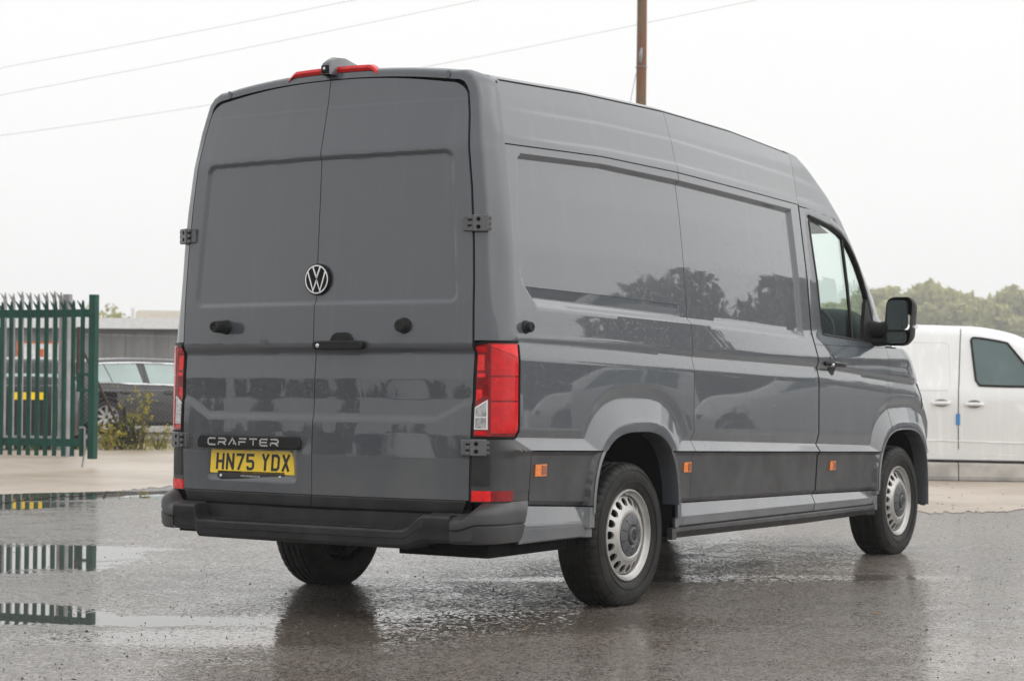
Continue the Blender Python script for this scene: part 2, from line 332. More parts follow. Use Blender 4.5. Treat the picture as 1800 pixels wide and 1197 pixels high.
def S(y, z):
    """outer surface of the right body side"""
    y = np.asarray(y, float); z = np.asarray(z, float); yc = np.clip(y, -1.2, 2.285)
    a, b, g = (np.interp(z, ZT, T) for T in (TA, TB, TG))
    t1 = np.clip((yc+1.065)/1.715, 0, 1); t2 = np.clip((yc-.65)/1.635, 0, 1)
    up = np.where(yc < .65, lerp(a, b, t1), lerp(b, g, t2**1.3))
    zcr, zdb, zbd = z_cr(y), z_d1b(y), z_band(y)
    xc = np.interp(y, [-1.1, .65, 2.285], [.984, .984, .975]); dep = np.interp(y, [-1.06, -.9, -.2, .65], [.003, .005, .009, .011])
    # shoulder crease and light band
    low = np.where(z > zdb, lerp(xc-dep, xc, sm((z-zdb)/(zcr-zdb))), np.where(z > zbd, lerp(xc+.0065, xc-dep, np.clip((z-zbd)/(zdb-zbd), 0, 1)**1.15), xc+.0065))
    # lower sill shelf running round both arches
    u = np.where(z > z_d2t(y), 2.0, np.where(z > z_d2b(y), 1+(z-z_d2b(y))/(z_d2t(y)-z_d2b(y)), (z-z_trimt(y))/(z_d2b(y)-z_trimt(y))))
    for k in (0, 1):
        r_ = rho(y, z, k); u = np.minimum(u, np.interp(r_, [0, 1.0, 1.10, 1.34, 1.45], [-1, -.45, 0, 1, 2.0]))
    sh = np.interp(u, [-1, -.45, -.04, 0.12, .88, 1.0, 1.12, 1.9, 2.0], [1.006, 1.006, 1.006, .999, .9735, .971, .973, .9895, .9905])-.0065+ (xc-.984)
    body = np.where(z > z_d2t(y)+.25, low, np.minimum(low, sh+.0065)) if False else np.where(u < 2.0, sh+.0065-.0, low)
    x = np.where(z > zcr, np.minimum(up, xc+0*up), body)
    # pressed recess of the load-bay panels
    dd = .024*np.interp(y, [-1.1, .65, 2.0, 2.3], [1, 1, .8, .8])
    e = np.minimum.reduce([(y-REC_L(z))/.022, (z-z_bvo(y))/np.maximum(.01, z_bvi(y)-z_bvo(y)), (z_rto(y)-z)/np.maximum(.01, z_rto(y)-z_rti(y)), (2.155-y)/.02])
    x = x-dd*lerp(np.clip(e, 0, 1), sm(np.clip(e, 0, 1)), .35)
    # shallow lower flat of the rear recess
    inn = (y < .563) & (y > REC_L(z)+.02) & (z < z_strip(y)) & (z > z_bvi(y))
    x = x-np.where(inn, .0035+.010*np.clip((z_strip(y)-z)/.075, 0, 1), 0)
    # long swages of the high roof
    am = np.interp(y, [-1.02, -.6, 2.4, 2.75], [0, 1, 1, 0])
    x = x-.0045*am*(sm((z-z_crl(y)+.008)/.016)+sm((z-z_cru(y)+.010)/.02))+.004*am
    # below the trim joint: cladding, sill and rail
    zt, zb, zc_, zs, zr = z_trimt(y), z_trimb(y), z_sillc(y), z_sillb(y), z_rail(y)
    lowx = np.full_like(x, .97)
    xs = [(.30, .93)]
    def seg(z0, z1, x0, x1): return (z >= z0) & (z < z1), lerp(x0, x1, np.clip((z-z0)/np.maximum(1e-5, z1-z0), 0, 1))
    for z0, z1, x0, x1 in ((zr-.05, zr, .90, .958), (zr, zr+.008, .958, .972), (zr+.008, zs-.006, .972, .972), (zs-.006, zs, .972, .958), (zs, zs+.004, .958, .968), (zs+.004, zc_, .968, .978), (zc_, zb-.006, .978, .956), (zb-.006, zb, .956, .953),
                           (zb, zb+.022, .953, .972), (zb+.022, zt-.017, .972, .984), (zt-.017, zt-.002, .984, .998), (zt-.002, zt+.5, .998, .998)):
        m_, v_ = seg(z0, z1, x0, x1); lowx = np.where(m_, v_, lowx)
    lowx = lowx+(xc-.984)
    for k in (0, 1):
        r_ = rho(y, z, k); lowx = np.where(z > .40, np.maximum(lowx, np.interp(r_, [0, 1.0, 1.10, 1.16], [.999, .999, .996, .90])-.009*k), np.maximum(lowx, np.interp(r_, [0, 1.0, 1.10, 1.16], [.985, .985, .98, .90])-.009*k))
    x = np.where(z < zt, lowx, x)
    return x*plan(y, z)

def panel(name, yl, yr, rows, mat, parent, ncol, gap=.0022, top=None, bot=None, arch=None, flange=.014, side=1, label=None, cols=None):
    """grid panel between y-edges yl(z), yr(z) and rows (callables or constants of y), edges rolled inwards"""
    tc = np.linspace(0, 1, ncol) if cols is None else np.asarray(cols)
    nr = len(rows); Y = np.zeros((nr, len(tc))); Z = np.zeros_like(Y)
    for i, rw in enumerate(rows):
        y = lerp(0.0, 1.0, tc)
        yy = None
        zg = 1.0
        for _ in range(4):
            a, b = yl(zg)+gap, yr(zg)-gap; yy = lerp(a, b, tc); zz = np.asarray(rw(yy) if callable(rw) else np.full_like(yy, rw), float); zg = zz
        Y[i], Z[i] = yy, zz
    Z[0] += gap; Z[-1] -= gap
    def pts(Y, Z, d): return np.stack([S(Y, Z)-d, Y, Z], -1)
    if arch is not None:
        yc, zc, a, b = ARCH[arch]
        r_ = rho(Y, Z, arch); m = (r_ < 1.0)
        keep = np.ones((nr-1, len(tc)-1), bool)
        ins = m[:-1, :-1] & m[1:, :-1] & m[:-1, 1:] & m[1:, 1:]; keep &= ~ins
        s_ = np.where(m, 1.0/np.maximum(r_, 1e-3), 1.0)
        near = m & (r_ > .8)
        Y2 = np.where(near, yc+(Y-yc)*s_, Y); Z2 = np.where(near & (Z > zc), zc+(Z-zc)*s_, Z); Y, Z = Y2, Z2
    P = pts(Y, Z, 0.0)
    mb = MB(); n, m_ = P.shape[:2]
    F = [(i*m_+j, i*m_+j+1, (i+1)*m_+j+1, (i+1)*m_+j) for i in range(n-1) for j in range(m_-1) if arch is None or keep[i, j]]
    mb.add(P.reshape(-1, 3), F)
    if flange:
        for sl_ in ((0, slice(None)), (n-1, slice(None)), (slice(None), 0), (slice(None), m_-1)):
            e = P[sl_]; e2 = e.copy(); e2[:, 0] -= flange
            if arch is not None:
                rr = rho(e[:, 1], e[:, 2], arch); ok = rr > 1.001
                if ok.sum() < 2: continue
                idx = np.where(ok)[0]; runs = np.split(idx, np.where(np.diff(idx) > 1)[0]+1)
                for q in runs:
                    if len(q) > 1: mb.grid([e[q], e2[q]], flip=(sl_[0] == 0 or (sl_[1] == m_-1 if isinstance(sl_[1], int) else False)))
                continue
            mb.grid([e, e2])
    if side < 0: mb = mb.mirror()
    return mb.clean(1e-6).obj(name, mat, parent, smooth=28, **({'label': label} if label else {}))
def yc_(v): return lambda z: np.full_like(np.asarray(z, float), v)
def rows_between(*marks):
    """marks: (fn, n) pairs; n rows from this mark up to the next"""
    out = []
    for (f0, n), (f1, _) in zip(marks[:-1], marks[1:]):
        for k in range(n): out.append((lambda f0, f1, t: lambda y: lerp(np.asarray(f0(y), float), np.asarray(f1(y), float), t))(f0, f1, k/n))
    out.append(marks[-1][0]); return out
def off(f, d): return lambda y: f(y)+d
def cst(v): return lambda y: np.full_like(np.asarray(y, float), v)
# ------------------------------------------------------------------ the grey van: assembly
van = empty('panel_van', 'wet grey high roof panel van with yellow rear number plate on wet tarmac', 'van')
YA, YB, YG, YD = -1.065, .65, 2.285, 3.425
for sd in (1, -1):
    rowsU = rows_between((off(z_trimt, .003), 9), (z_d2b, 7), (z_d2t, 40), (z_band, 6), (z_d1b, 4), (z_cr, 9), (z_bvo, 6), (z_bvi, 5), (off(z_strip, -.0012), 1), (off(z_strip, .0012), 32), (z_rti, 5), (z_rto, 4), (z_seam, 0))
    panel('rear_side_panel', yA, yc_(YB), rowsU, 'van_paint', van, 216, arch=0, side=sd)
    rowsM = rows_between((off(z_trimt, .003), 6), (z_d2b, 4), (z_d2t, 16), (z_band, 6), (z_d1b, 4), (z_cr, 9), (z_bvo, 6), (z_bvi, 30), (z_rti, 5), (z_rto, 4), (z_seam, 0))
    panel('middle_side_panel', yc_(YB), yc_(YG-.007), rowsM, 'van_paint', van, 150, side=sd)
    # high roof flanks (three pressings) from the joint up to the gutter
    rowsR = rows_between((off(z_seam, .002), 5), (off(z_crl, -.01), 4), (off(z_crl, .01), 10), (off(z_cru, -.012), 4), (off(z_cru, .012), 10), (z_gut, 0))
    for a, b, n in ((YA, YB, 90), (YB, YG, 80)):
        panel('roof_side_panel', yA if a == YA else yc_(a), yc_(b), rowsR, 'van_paint', van, n, gap=.0014, side=sd)
    # cladding, sill, rail
    for a, b, n, ar in ((-.938, -.30, 60, 0), (.36, YB, 30, 0), (YB, YG-.007, 50, None)):
        panel('side_cladding', yc_(a), yc_(b), rows_between((off(z_trimb, .001), 5), (off(z_trimb, .022), 16), (off(z_trimt, -.017), 3), (z_trimt, 0)), 'trim', van, n, gap=.0015, arch=ar, side=sd)
    slant = lambda z: -.94-.075*np.clip((.54-z)/.16, 0, 1)
    panel('sill_panel', slant, yc_(-.30), rows_between((off(z_sillb, 0), 8), (z_sillc, 4), (off(z_trimb, -.002), 0)), 'van_paint', van, 60, arch=0, side=sd)
    panel('sill_panel', yc_(.462), yc_(.56), rows_between((z_sillb, 6), (z_sillc, 4), (off(z_trimb, -.002), 0)), 'van_paint', van, 24, side=sd, gap=.001)
    panel('sill_panel', yc_(.56), yc_(YG-.02), rows_between((z_sillb, 6), (z_sillc, 4), (off(z_trimb, -.002), 0)), 'van_paint', van, 50, side=sd, gap=.001)
    panel('sill_rail', yc_(.43), yc_(3.20), rows_between((off(z_rail, -.03), 3), (z_rail, 3), (off(z_rail, .010), 3), (off(z_sillb, -.001), 0)), 'trim', van, 60, side=sd, gap=.001, flange=.03)
    # wheel-arch lips
    for k, m in ((0, 'van_paint'), (1, 'van_paint')):
        yc0, zc0, a, b = ARCH[k]; rings = []
        th = np.linspace(0, math.pi, 90); ct, st_ = np.cos(th), np.sin(th)
        for sc, dx in ((1.035, -.003), (1.012, .004), (1.0, .002), (.992, -.012), (.985, -.05), (.985, -.09)):
            yy = yc0+a*sc*np.sign(ct)*np.abs(ct)**(2/3); zz = zc0+b*sc*np.abs(st_)**(2/3)
            zz = np.maximum(zz, .47 if k == 0 else np.where(yy > yc0, .30, .43)); zz[0] = zz[0] if k == 0 else .30
            rings.append(np.stack([((1.0035-.009*(k == 1))*plan(yy, zz)+dx)*sd, yy, zz], -1))
        MB().grid(rings).obj('wheel_arch_lip', m, van, smooth=50)
        # dark wheel-house liner
        th = np.linspace(0, math.pi, 40); L = []
        for x in (.955, .58):
            yy = yc0+(a+.012)*np.sign(np.cos(th))*np.abs(np.cos(th))**(2/3); zz = zc0+(b+.012)*np.abs(np.sin(th))**(2/3); L.append(np.stack([np.full_like(yy, x*sd), yy, np.maximum(zz, .37)], -1))
        lb = MB().grid(L); lb.add([(.58*sd, yc0-.5, .34), (.58*sd, yc0+.5, .34), (.58*sd, yc0+.5, .88), (.58*sd, yc0-.5, .88)], [(0, 1, 2, 3)])
        lb.obj('wheel_house', 'gap_black', van, smooth=40)
    # gutter channel and roof edge are in the roof; hidden inner skin closes the joints
    yy = np.linspace(-1.1, 2.35, 60); zz = np.array([.5, .8, 1.0, 1.2, 1.3, 1.4, 1.5, 1.7, 1.9, 2.1, 2.2, 2.3, 2.42]); Yg, Zg = np.meshgrid(yy, zz)
    keep = np.minimum(rho(Yg, Zg, 0), 9) > 1.25
    P = np.stack([(S(Yg, Zg)-.05)*sd, Yg, Zg], -1); F = [(i*60+j, i*60+j+1, (i+1)*60+j+1, (i+1)*60+j) for i in range(len(zz)-1) for j in range(59) if keep[i, j] and keep[i+1, j+1] and keep[i, j+1] and keep[i+1, j]]
    MB().add(P.reshape(-1, 3), F).obj('inner_skin', 'gap_black', van)

# roof skin with gutters
yy = np.r_[-1.0, np.linspace(-.95, 2.285, 60)]
ds = []
for y in yy:
    zg = float(z_gut(y)); xg = float(S(y, zg-.006)); q = []
    lift = np.interp(y, [-1.135, -1.10, -1.0], [-.03, -.004, 0])
    for x in np.linspace(-1, 1, 57):
        ax = abs(x); sx = np.sign(x)
        if ax > .985: xx, z = xg-.002, zg-.014
        else:
            w = xg-.012; xx = w*min(1, ax/.965); z = zg-.006+.088*(1-(xx/w)**2.3)**(1/2.3) if ax < .965 else zg-.012
        q.append((sx*xx, y, z+lift))
    ds.append(q)
MB().grid(ds).obj('roof', 'van_paint', van, smooth=40)
for sd in (1, -1):
    yy2 = np.linspace(-.98, 2.285, 60)
    g = MB().grid([[((float(S(y, z_gut(y)-.004))+dx)*sd, y, float(z_gut(y))+dz) for y in yy2] for dx, dz in ((.0012, -.013), (-.002, .001), (-.016, .010))])
    g.obj('roof_gutter', 'gap_black', van)
# roof seam strips across the crown (fine dark joints)
for y in (-.997, YB, YG):
    zg = float(z_gut(y)); xg = float(S(y, zg-.006))-.012
    xs = np.linspace(-xg*.999, xg*.999, 41)
    P = [[(x, y+d, zg-.006+.088*(1-(abs(x)/xg)**2.3)**(1/2.3)+.0012) for x in xs] for d in (-.002, .002)]
    MB().grid(P).obj('roof_joint', 'gap_black', van)

# ---- cab: door, wing, pillars, screen
doorY = np.array([2.285, 2.522, 2.695, 2.863, 2.988, 3.10, 3.168, 3.26, 3.35, 3.425]); doorZ = np.array([2.143, 2.135, 2.117, 2.073, 2.026, 1.933, 1.847, 1.68, 1.50, 1.34])
winP = [(2.465, 1.387), (2.45, 1.55), (2.437, 1.75), (2.424, 1.95), (2.418, 2.055), (2.428, 2.082), (2.52, 2.074), (2.632, 2.06), (2.76, 2.043), (2.882, 2.012), (2.95, 1.98), (3.007, 1.938), (3.06, 1.888), (3.113, 1.826), (3.165, 1.74), (3.208, 1.651), (3.25, 1.54), (3.295, 1.418), (3.30, 1.37), (3.25, 1.357), (2.9, 1.37), (2.6, 1.381)]
def resample(P, n):
    P = np.array(P, float); P = np.vstack([P, P[:1]]); d = np.r_[0, np.cumsum(np.linalg.norm(np.diff(P, axis=0), axis=1))]
    s = np.linspace(0, d[-1], n, endpoint=False); return np.stack([np.interp(s, d, P[:, 0]), np.interp(s, d, P[:, 1])], -1)
win = resample(winP, 160); cen = np.array([2.82, 1.68])
ZB = 1.325
dy = np.linspace(2.2945, 3.4225, 120); dz = np.interp(dy, doorY, doorZ)
outer = [(2.2945, z) for z in np.linspace(ZB, 2.14, 40)]+list(zip(dy, dz-.002))+[(3.4225, ZB)]+[(y, ZB) for y in np.linspace(3.4, 2.2945, 60)[:-1]]
outer = np.array(outer)
def match(ring, ref):
    oa = np.arctan2(*(ref-cen).T[::-1]); d = ring-cen
    # nearest by angle then by distance
    idx = [int(np.argmin(np.abs(np.angle(np.exp(1j*(oa-math.atan2(v[1], v[0])))))*1.0+.8*np.linalg.norm(ref-p, axis=1))) for p, v in zip(ring, d)]
    return ref[idx]
for sd in (1, -1):
    rowsD = rows_between((off(z_trimt, .003), 9), (z_d2b, 7), (z_d2t, 30), (z_band, 6), (z_d1b, 4), (z_cr, 12), (cst(ZB), 0))
    dr = panel('front_door', yc_(YG+.007), yc_(YD), rowsD, 'van_paint', van, 130, arch=1, side=sd)
    inn = match(outer, win)
    lay = []
    for t_ in (0, .15, .35, .6, .85, 1.0):
        q = lerp(outer, inn, t_); x = S(q[:, 0], q[:, 1])-.004*sm(t_*1.2-.2); lay.append(np.stack([x*sd, q[:, 0], q[:, 1]], -1))
    q = inn; lay.append(np.stack([(S(q[:, 0], q[:, 1])-.03)*sd, q[:, 0], q[:, 1]], -1))
    o0 = lay[0].copy(); o0[:, 0] -= .02*sd
    MB().grid([o0]+lay, cv=True).obj('window_surround', 'van_paint', dr, smooth=30)
    # rubber seal
    MB().tube([((float(S(y, z))-.006)*sd, y, z) for y, z in win], .0085, 6, closed=True).obj('window_seal', 'rubber_black', dr)
    top = [p for p in winP[5:18]]
    MB().tube([((float(S(y, z))-.002)*sd, y-.004, z+.012) for y, z in top], .011, 6).obj('window_seal', 'rubber_black', dr)
    dv = [(2.915, 1.985), (2.917, 1.7), (2.919, 1.372)]
    MB().tube([((float(S(y, z))-.008)*sd, y, z) for y, z in dv], .012, 6).obj('window_divider', 'rubber_black', dr)
    # panes
    for lo, hi in ((2.40, 2.913), (2.92, 3.31)):
        ys = np.linspace(lo, hi, 40); G = []
        for y in ys:
            zc = [z for (y0, z0), (y1, z1) in zip(winP, winP[1:]+winP[:1]) for z in ([lerp(z0, z1, (y-y0)/(y1-y0))] if (y0-y)*(y1-y) <= 0 and y0 != y1 else [])]
            if len(zc) < 2: continue
            z0, z1 = min(zc), max(zc); G.append([((float(S(y, z))-.014)*sd, y, z) for z in np.linspace(z0, z1, 14)])
        MB().grid(G).obj('window_pane', 'glass_green', dr)
    # mirror sail in the front corner of the window
    sail = [(3.07, 1.362), (3.12, 1.47), (3.17, 1.60), (3.215, 1.64), (3.26, 1.53), (3.31, 1.40), (3.31, 1.352)]
    sb = MB(); n = len(sail); sb.add([((float(S(y, z))+.004)*sd, y, z) for y, z in sail]+[((float(S(y, z))-.02)*sd, y, z) for y, z in sail], [tuple(range(n)), tuple(range(n, 2*n))]+[(i, (i+1) % n, n+(i+1) % n, n+i) for i in range(n)])
    sb.obj('mirror_sail', 'rubber_black', dr, smooth=0)
    panel('door_cladding', yc_(YG+.009), yc_(3.34), rows_between((off(z_trimb, .001), 5), (off(z_trimb, .022), 16), (off(z_trimt, -.017), 3), (z_trimt, 0)), 'trim', dr, 60, gap=.0015, arch=1, side=sd)
    panel('door_sill', yc_(YG-.012), yc_(3.10), rows_between((z_sillb, 6), (z_sillc, 4), (off(z_trimb, -.002), 0)), 'van_paint', dr, 40, side=sd, gap=.002)
    panel('sill_panel', yc_(3.10), yc_(3.30), rows_between((z_sillb, 6), (z_sillc, 4), (off(z_trimb, -.002), 0)), 'van_paint', van, 20, side=sd, gap=.001, arch=1)
    # door handle: cup, bar, lock
    hx = float(S(2.5, 1.21))
    cup = [(.052*math.cos(a)**1*1.0, .062*math.sin(a)) for a in np.linspace(0, 2*math.pi, 24, endpoint=False)]
    MB().prism(cup, lambda u, v, d: ((float(S(2.505+u, 1.205+v))+d)*sd, 2.505+u, 1.205+v), -.003, .002).obj('handle_cup', 'interior_dark', dr, 60)
    MB().tube([((hx+.006)*sd, 2.375, 1.212), ((hx+.032)*sd, 2.41, 1.213), ((hx+.034)*sd, 2.52, 1.21), ((hx+.028)*sd, 2.62, 1.206), ((hx+.004)*sd, 2.645, 1.205)], [.013, .016, .015, .013, .010], 10).obj('door_handle', 'rubber_black', dr, 60)
    MB().tube([((hx+.049)*sd, 2.43, 1.221), ((hx+.047)*sd, 2.53, 1.218), ((hx+.041)*sd, 2.61, 1.213)], .0035, 6).obj('handle_strip', 'chrome', dr, 60)
    MB().lathe([(0, .009), (.050, .009), (.052, .006), (.052, .001)], (hx*sd, 2.41, 1.205), 'x', 16, sd).obj('door_lock', 'chrome', dr, 60)
    # front wing and bumper side, round to the nose centre
    wr = rows_between((off(z_trimt, .003), 9), (z_d2b, 7), (z_d2t, 26), (z_band, 6), (z_d1b, 4), (z_cr, 8), (cst(1.325), 0))
    tw = np.linspace(0, 1, 90)
    def nose_patch(name, mat, zrows, y0, arch=None):
        P = []
        for zr_ in zrows:
            row = []
            for t_ in np.linspace(0, 1, 110):
                zg = float(zr_(3.9)) if callable(zr_) else zr_
                yf = float(np.interp(zg, PZ, PYF)); ang = t_*math.pi/2
                y = y0+(yf-y0)*(math.sin(ang)*.55+.45*t_) if t_ < 1 else yf
                z = float(zr_(y)) if callable(zr_) else zr_
                row.append((float(S(y, z)) if t_ < 1 else 0.0, y, z))
            P.append(row)
        P = np.array(P); mb = MB(); n, m_ = P.shape[:2]
        if arch is not None:
            r_ = rho(P[..., 1], P[..., 2], arch); ins = (r_ < 1)
            yc0, zc0, a, b = ARCH[arch]; near = ins & (r_ > .75); s_ = 1/np.maximum(r_, 1e-3)
            P[..., 1] = np.where(near, yc0+(P[..., 1]-yc0)*s_, P[..., 1]); P[..., 2] = np.where(near & (P[..., 2] > zc0), zc0+(P[..., 2]-zc0)*s_, P[..., 2])
            bad = ins[:-1, :-1] & ins[1:, :-1] & ins[:-1, 1:] & ins[1:, 1:]
        mb.add(P.reshape(-1, 3), [(i*m_+j, i*m_+j+1, (i+1)*m_+j+1, (i+1)*m_+j) for i in range(n-1) for j in range(m_-1) if arch is None or not bad[i, j]])
        if sd < 0: mb = mb.mirror()
        return mb.clean(1e-6).obj(name, mat, van, smooth=30)
    nose_patch('front_wing', 'van_paint', wr, YD+.0025, 1)
    nose_patch('front_bumper', 'van_paint', [off(z_trimt, -.36+.36*k/24) for k in range(25)], 3.2, 1)
    # headlamp (mostly hidden round the corner)
    hl = [[(float(S(y, z))*sd*1.004, y+.004, z) for y in np.linspace(4.02, 4.36, 14)] for z in np.linspace(.93, 1.10, 8)]
    MB().grid(hl).obj('headlamp', 'lens_clear', van)
    # A-pillar and half windscreen above the door seam
    zA = np.linspace(1.335, 2.14, 40); ydz = np.interp(zA, doorZ[::-1], doorY[::-1])
    pil, scr = [], []
    for z, y0 in zip(zA, ydz):
        yf = float(np.interp(z, PZ, PYF)); y1 = y0+min(.12, .45*(yf-y0)); pil.append([(float(S(y, z))*sd, y, z) for y in np.linspace(y0+.003, y1, 10)])
        scr.append([((float(S(y, z))-.004)*sd if k < 23 else 0, y, z) for k, y in enumerate(y1+(yf-y1)*np.sin(np.linspace(0, math.pi/2, 24)))])
    MB().grid(pil).obj('windscreen_pillar', 'van_paint', van)
    MB().grid(scr).obj('windscreen', 'glass_green', van)
    # front of the high roof
    zc_rows = np.r_[np.linspace(0, 1, 26)]
    cap = []
    for k in zc_rows:
        row = []
        for y_ in np.linspace(0, 1, 60):
            zlo = 2.146; z0 = lerp(zlo, 2.456, k)
            yf = float(np.interp(z0, PZ, PYF)); y = YG+.0015+(yf-YG)*math.sin(y_*math.pi/2) if y_ < 1 else yf
            zbot = float(np.interp(y, doorY, doorZ)); zbot = max(zbot, 1.9) if y < 3.1 else zbot
            row.append((float(S(y, z0)) if y_ < 1 else 0.0, y, z0))
        cap.append(row)
    cb = MB().grid(cap)
    # lower skirt filling down to the door seam
    sk = [[(float(S(y, z)), y, z) for y in np.linspace(YG+.0015, 3.05, 40) for z in [lerp(float(np.interp(y, doorY, doorZ))+.004, 2.146, t_)]] for t_ in np.linspace(0, 1, 8)]
    cb.grid(sk)
    # crown
    edge = np.array(cap[-1]); xg = float(S(YG, 2.450))-.012
    cr = []
    for s_ in np.linspace(0, 1, 12):
        row = []
        for e in edge:
            xq = min(xg, abs(e[0])*xg/edge[0][0]); zq = 2.450+.088*(1-(xq/xg)**2.3)**(1/2.3)
            p = lerp(np.array(e), np.array([xq, YG, zq]), s_); p[2] = lerp(e[2], zq, 1-(1-s_)**2.2); row.append(p)
        cr.append(row)
    cb.grid(cr)
    if sd < 0: cb = cb.mirror()
    cb.clean(1e-6).obj('roof_front', 'van_paint', van, smooth=40)
    # door mirror
    mx, my, mz = 1.120, 3.22, 1.486
    def rr(w, h, r, n=6, top=None):
        pts = []
        for cx_, cz_, a0 in ((w-r, h-r, 0), (-w+r, h-r, 90), (-w+r, -h+r, 180), (w-r, -h+r, 270)):
            pts += [(cx_+r*math.cos(R(a0+90*k/n)), cz_+r*math.sin(R(a0+90*k/n))) for k in range(n+1)]
        return pts
    root = dr
    sec = []
    for y_, w, h, r_ in ((-.012, .082, .146, .045), (-.02, .086, .151, .048), (-.006, .089, .153, .05), (.03, .087, .151, .05), (.085, .080, .138, .055), (.125, .06, .10, .05), (.135, .02, .05, .02)):
        sec.append([((mx+u+.012*v/.15)*sd, my+y_, mz+v) for u, v in rr(w, h, r_)])
    hb = MB().grid(sec, cv=True); hb.obj('mirror_housing', 'rubber_black', dr, 50)
    MB().prism(rr(.070, .092, .032), lambda u, v, d: ((mx-.006+u)*sd, my+d, mz+.040+v), -.016, -.013).obj('mirror_glass', 'mirror_glass', dr, 40)
    MB().prism(rr(.070, .034, .022), lambda u, v, d: ((mx-.014+u)*sd, my+d, mz-.100+v), -.017, -.013).obj('mirror_glass', 'mirror_glass', dr, 40)
    MB().prism(rr(.084, .006, .005), lambda u, v, d: ((mx-.01+u)*sd, my+d, mz-.059+v), -.022, -.012).obj('mirror_bar', 'rubber_black', dr, 40)
    MB().prism(rr(.028, .009, .005), lambda u, v, d: ((mx+.094+d)*sd, my+.04+u, mz-.035+v), -.012, .004).obj('mirror_indicator', 'lens_rim', dr, 40)
    MB().tube([(.90*sd, 3.24, 1.44), (.98*sd, 3.245, 1.435), (1.05*sd, 3.25, 1.44)], [.06, .05, .055], 10).obj('mirror_arm', 'rubber_black', dr, 50)
    MB().tube([(.91*sd, 3.24, 1.375), (.97*sd, 3.245, 1.36), (1.06*sd, 3.25, 1.37)], [.035, .03, .03], 10).obj('mirror_arm', 'rubber_black', dr, 50)
# bonnet, grille bar, cab furniture
bn = [[(x, float(np.interp(abs(x), [0, .5, .92], [4.28, 4.2, 3.75]))-(1-t_)*float(np.interp(abs(x), [0, .92], [.42, .30])) if t_ < 1 else float(np.interp(abs(x), [0, .5, .92], [4.28, 4.2, 3.75])), lerp(1.40, 1.322, t_)) for x in np.linspace(-.9, .9, 31)] for t_ in np.linspace(0, 1, 8)]
MB().grid(bn).obj('bonnet', 'van_paint', van)
MB().box((-.62, 4.60, .98), (.62, 4.64, 1.06)).obj('grille', 'rubber_black', van, 0, .006)
MB().box((-.80, 2.30, .42), (.80, 2.33, 2.25)).obj('bulkhead', 'interior', van, 0)
MB().box((-.88, 2.30, .40), (.88, 3.9, .44)).obj('cab_floor', 'interior_dark', van, 0)
MB().box((-.86, 3.35, .9), (.86, 3.85, 1.36)).obj('dashboard', 'interior_dark', van, 0, .05)
hd = [[(x, y, z) for x in np.linspace(-.72, .72, 9)] for y, z in ((2.33, 2.15), (2.6, 2.13), (2.85, 2.09), (3.05, 2.04))]
MB().grid(hd).obj('headlining', 'interior', van)
def softbox(cx_, cy_, cz_, w, d, h, e=.35, tilt=0.0):
    P = []
    for a in np.linspace(-math.pi/2, math.pi/2, 12):
        row = []
        for b in np.linspace(0, 2*math.pi, 28, endpoint=False):
            f = lambda v: math.copysign(abs(v)**e, v)
            x, y, z = w*f(math.cos(a))*f(math.cos(b)), d*f(math.cos(a))*f(math.sin(b)), h*f(math.sin(a))
            row.append((cx_+x, cy_+y-tilt*z, cz_+z))
        P.append(row)
    return MB().grid(P, cv=True)
for x in (.46, -.28, -.62):
    st_ = softbox(x, 2.66, 1.22, .23 if x > 0 else .17, .07, .34, .4, .12).obj('seat_back', 'seat_cloth', van)
    softbox(x, 2.60, 1.665, .13, .05, .10, .5, .12).obj('headrest', 'seat_cloth', st_)
    softbox(x, 2.92, .86, .24 if x > 0 else .18, .25, .08, .4).obj('seat_cushion', 'seat_cloth', st_)
softbox(.44, 3.58, 1.42, .30, .16, .17, .6).obj('instrument_hood', 'seat_cloth', van)
MB().tube([(.46+.19*math.cos(a), 3.28+.08*math.sin(a), 1.40+.18*math.sin(a)) for a in np.linspace(0, 2*math.pi, 32, endpoint=False)], .014, 8, closed=True).obj('steering_wheel', 'rubber_black', van)

# ------------------------------------------------------------------ rear end
RZ = np.array([.45, .506, .742, .847, 1.004, 1.162, 1.214, 1.251, 1.425, 1.47, 1.664, 2.117, 2.143, 2.332, 2.496, 2.54])
RY = np.array([-1.266, -1.268, -1.272, -1.269, -1.262, -1.259, -1.258, -1.267, -1.263, -1.261, -1.251, -1.227, -1.224, -1.181, -1.151, -1.14])
XDz = np.array([.45, .56, .84, 1.26, 1.52, 1.72, 1.95, 2.28, 2.40, 2.46]); XDv = np.array([.828, .834, .842, .846, .842, .833, .815, .775, .752, .735])
def xd(z): return np.interp(z, XDz, XDv)
def door_top(x): return 2.493-.050*(np.abs(x)/.72)**2.2
def rrect(x, z, x0, x1, z0, z1, r):
    """signed inside distance of a rounded rectangle"""
    cx_, cz_, w, h = (x0+x1)/2, (z0+z1)/2, (x1-x0)/2-r, (z1-z0)/2-r
    dx, dz = np.abs(x-cx_)-w, np.abs(z-cz_)-h
    return r-(np.hypot(np.maximum(dx, 0), np.maximum(dz, 0))+np.minimum(np.maximum(dx, dz), 0))
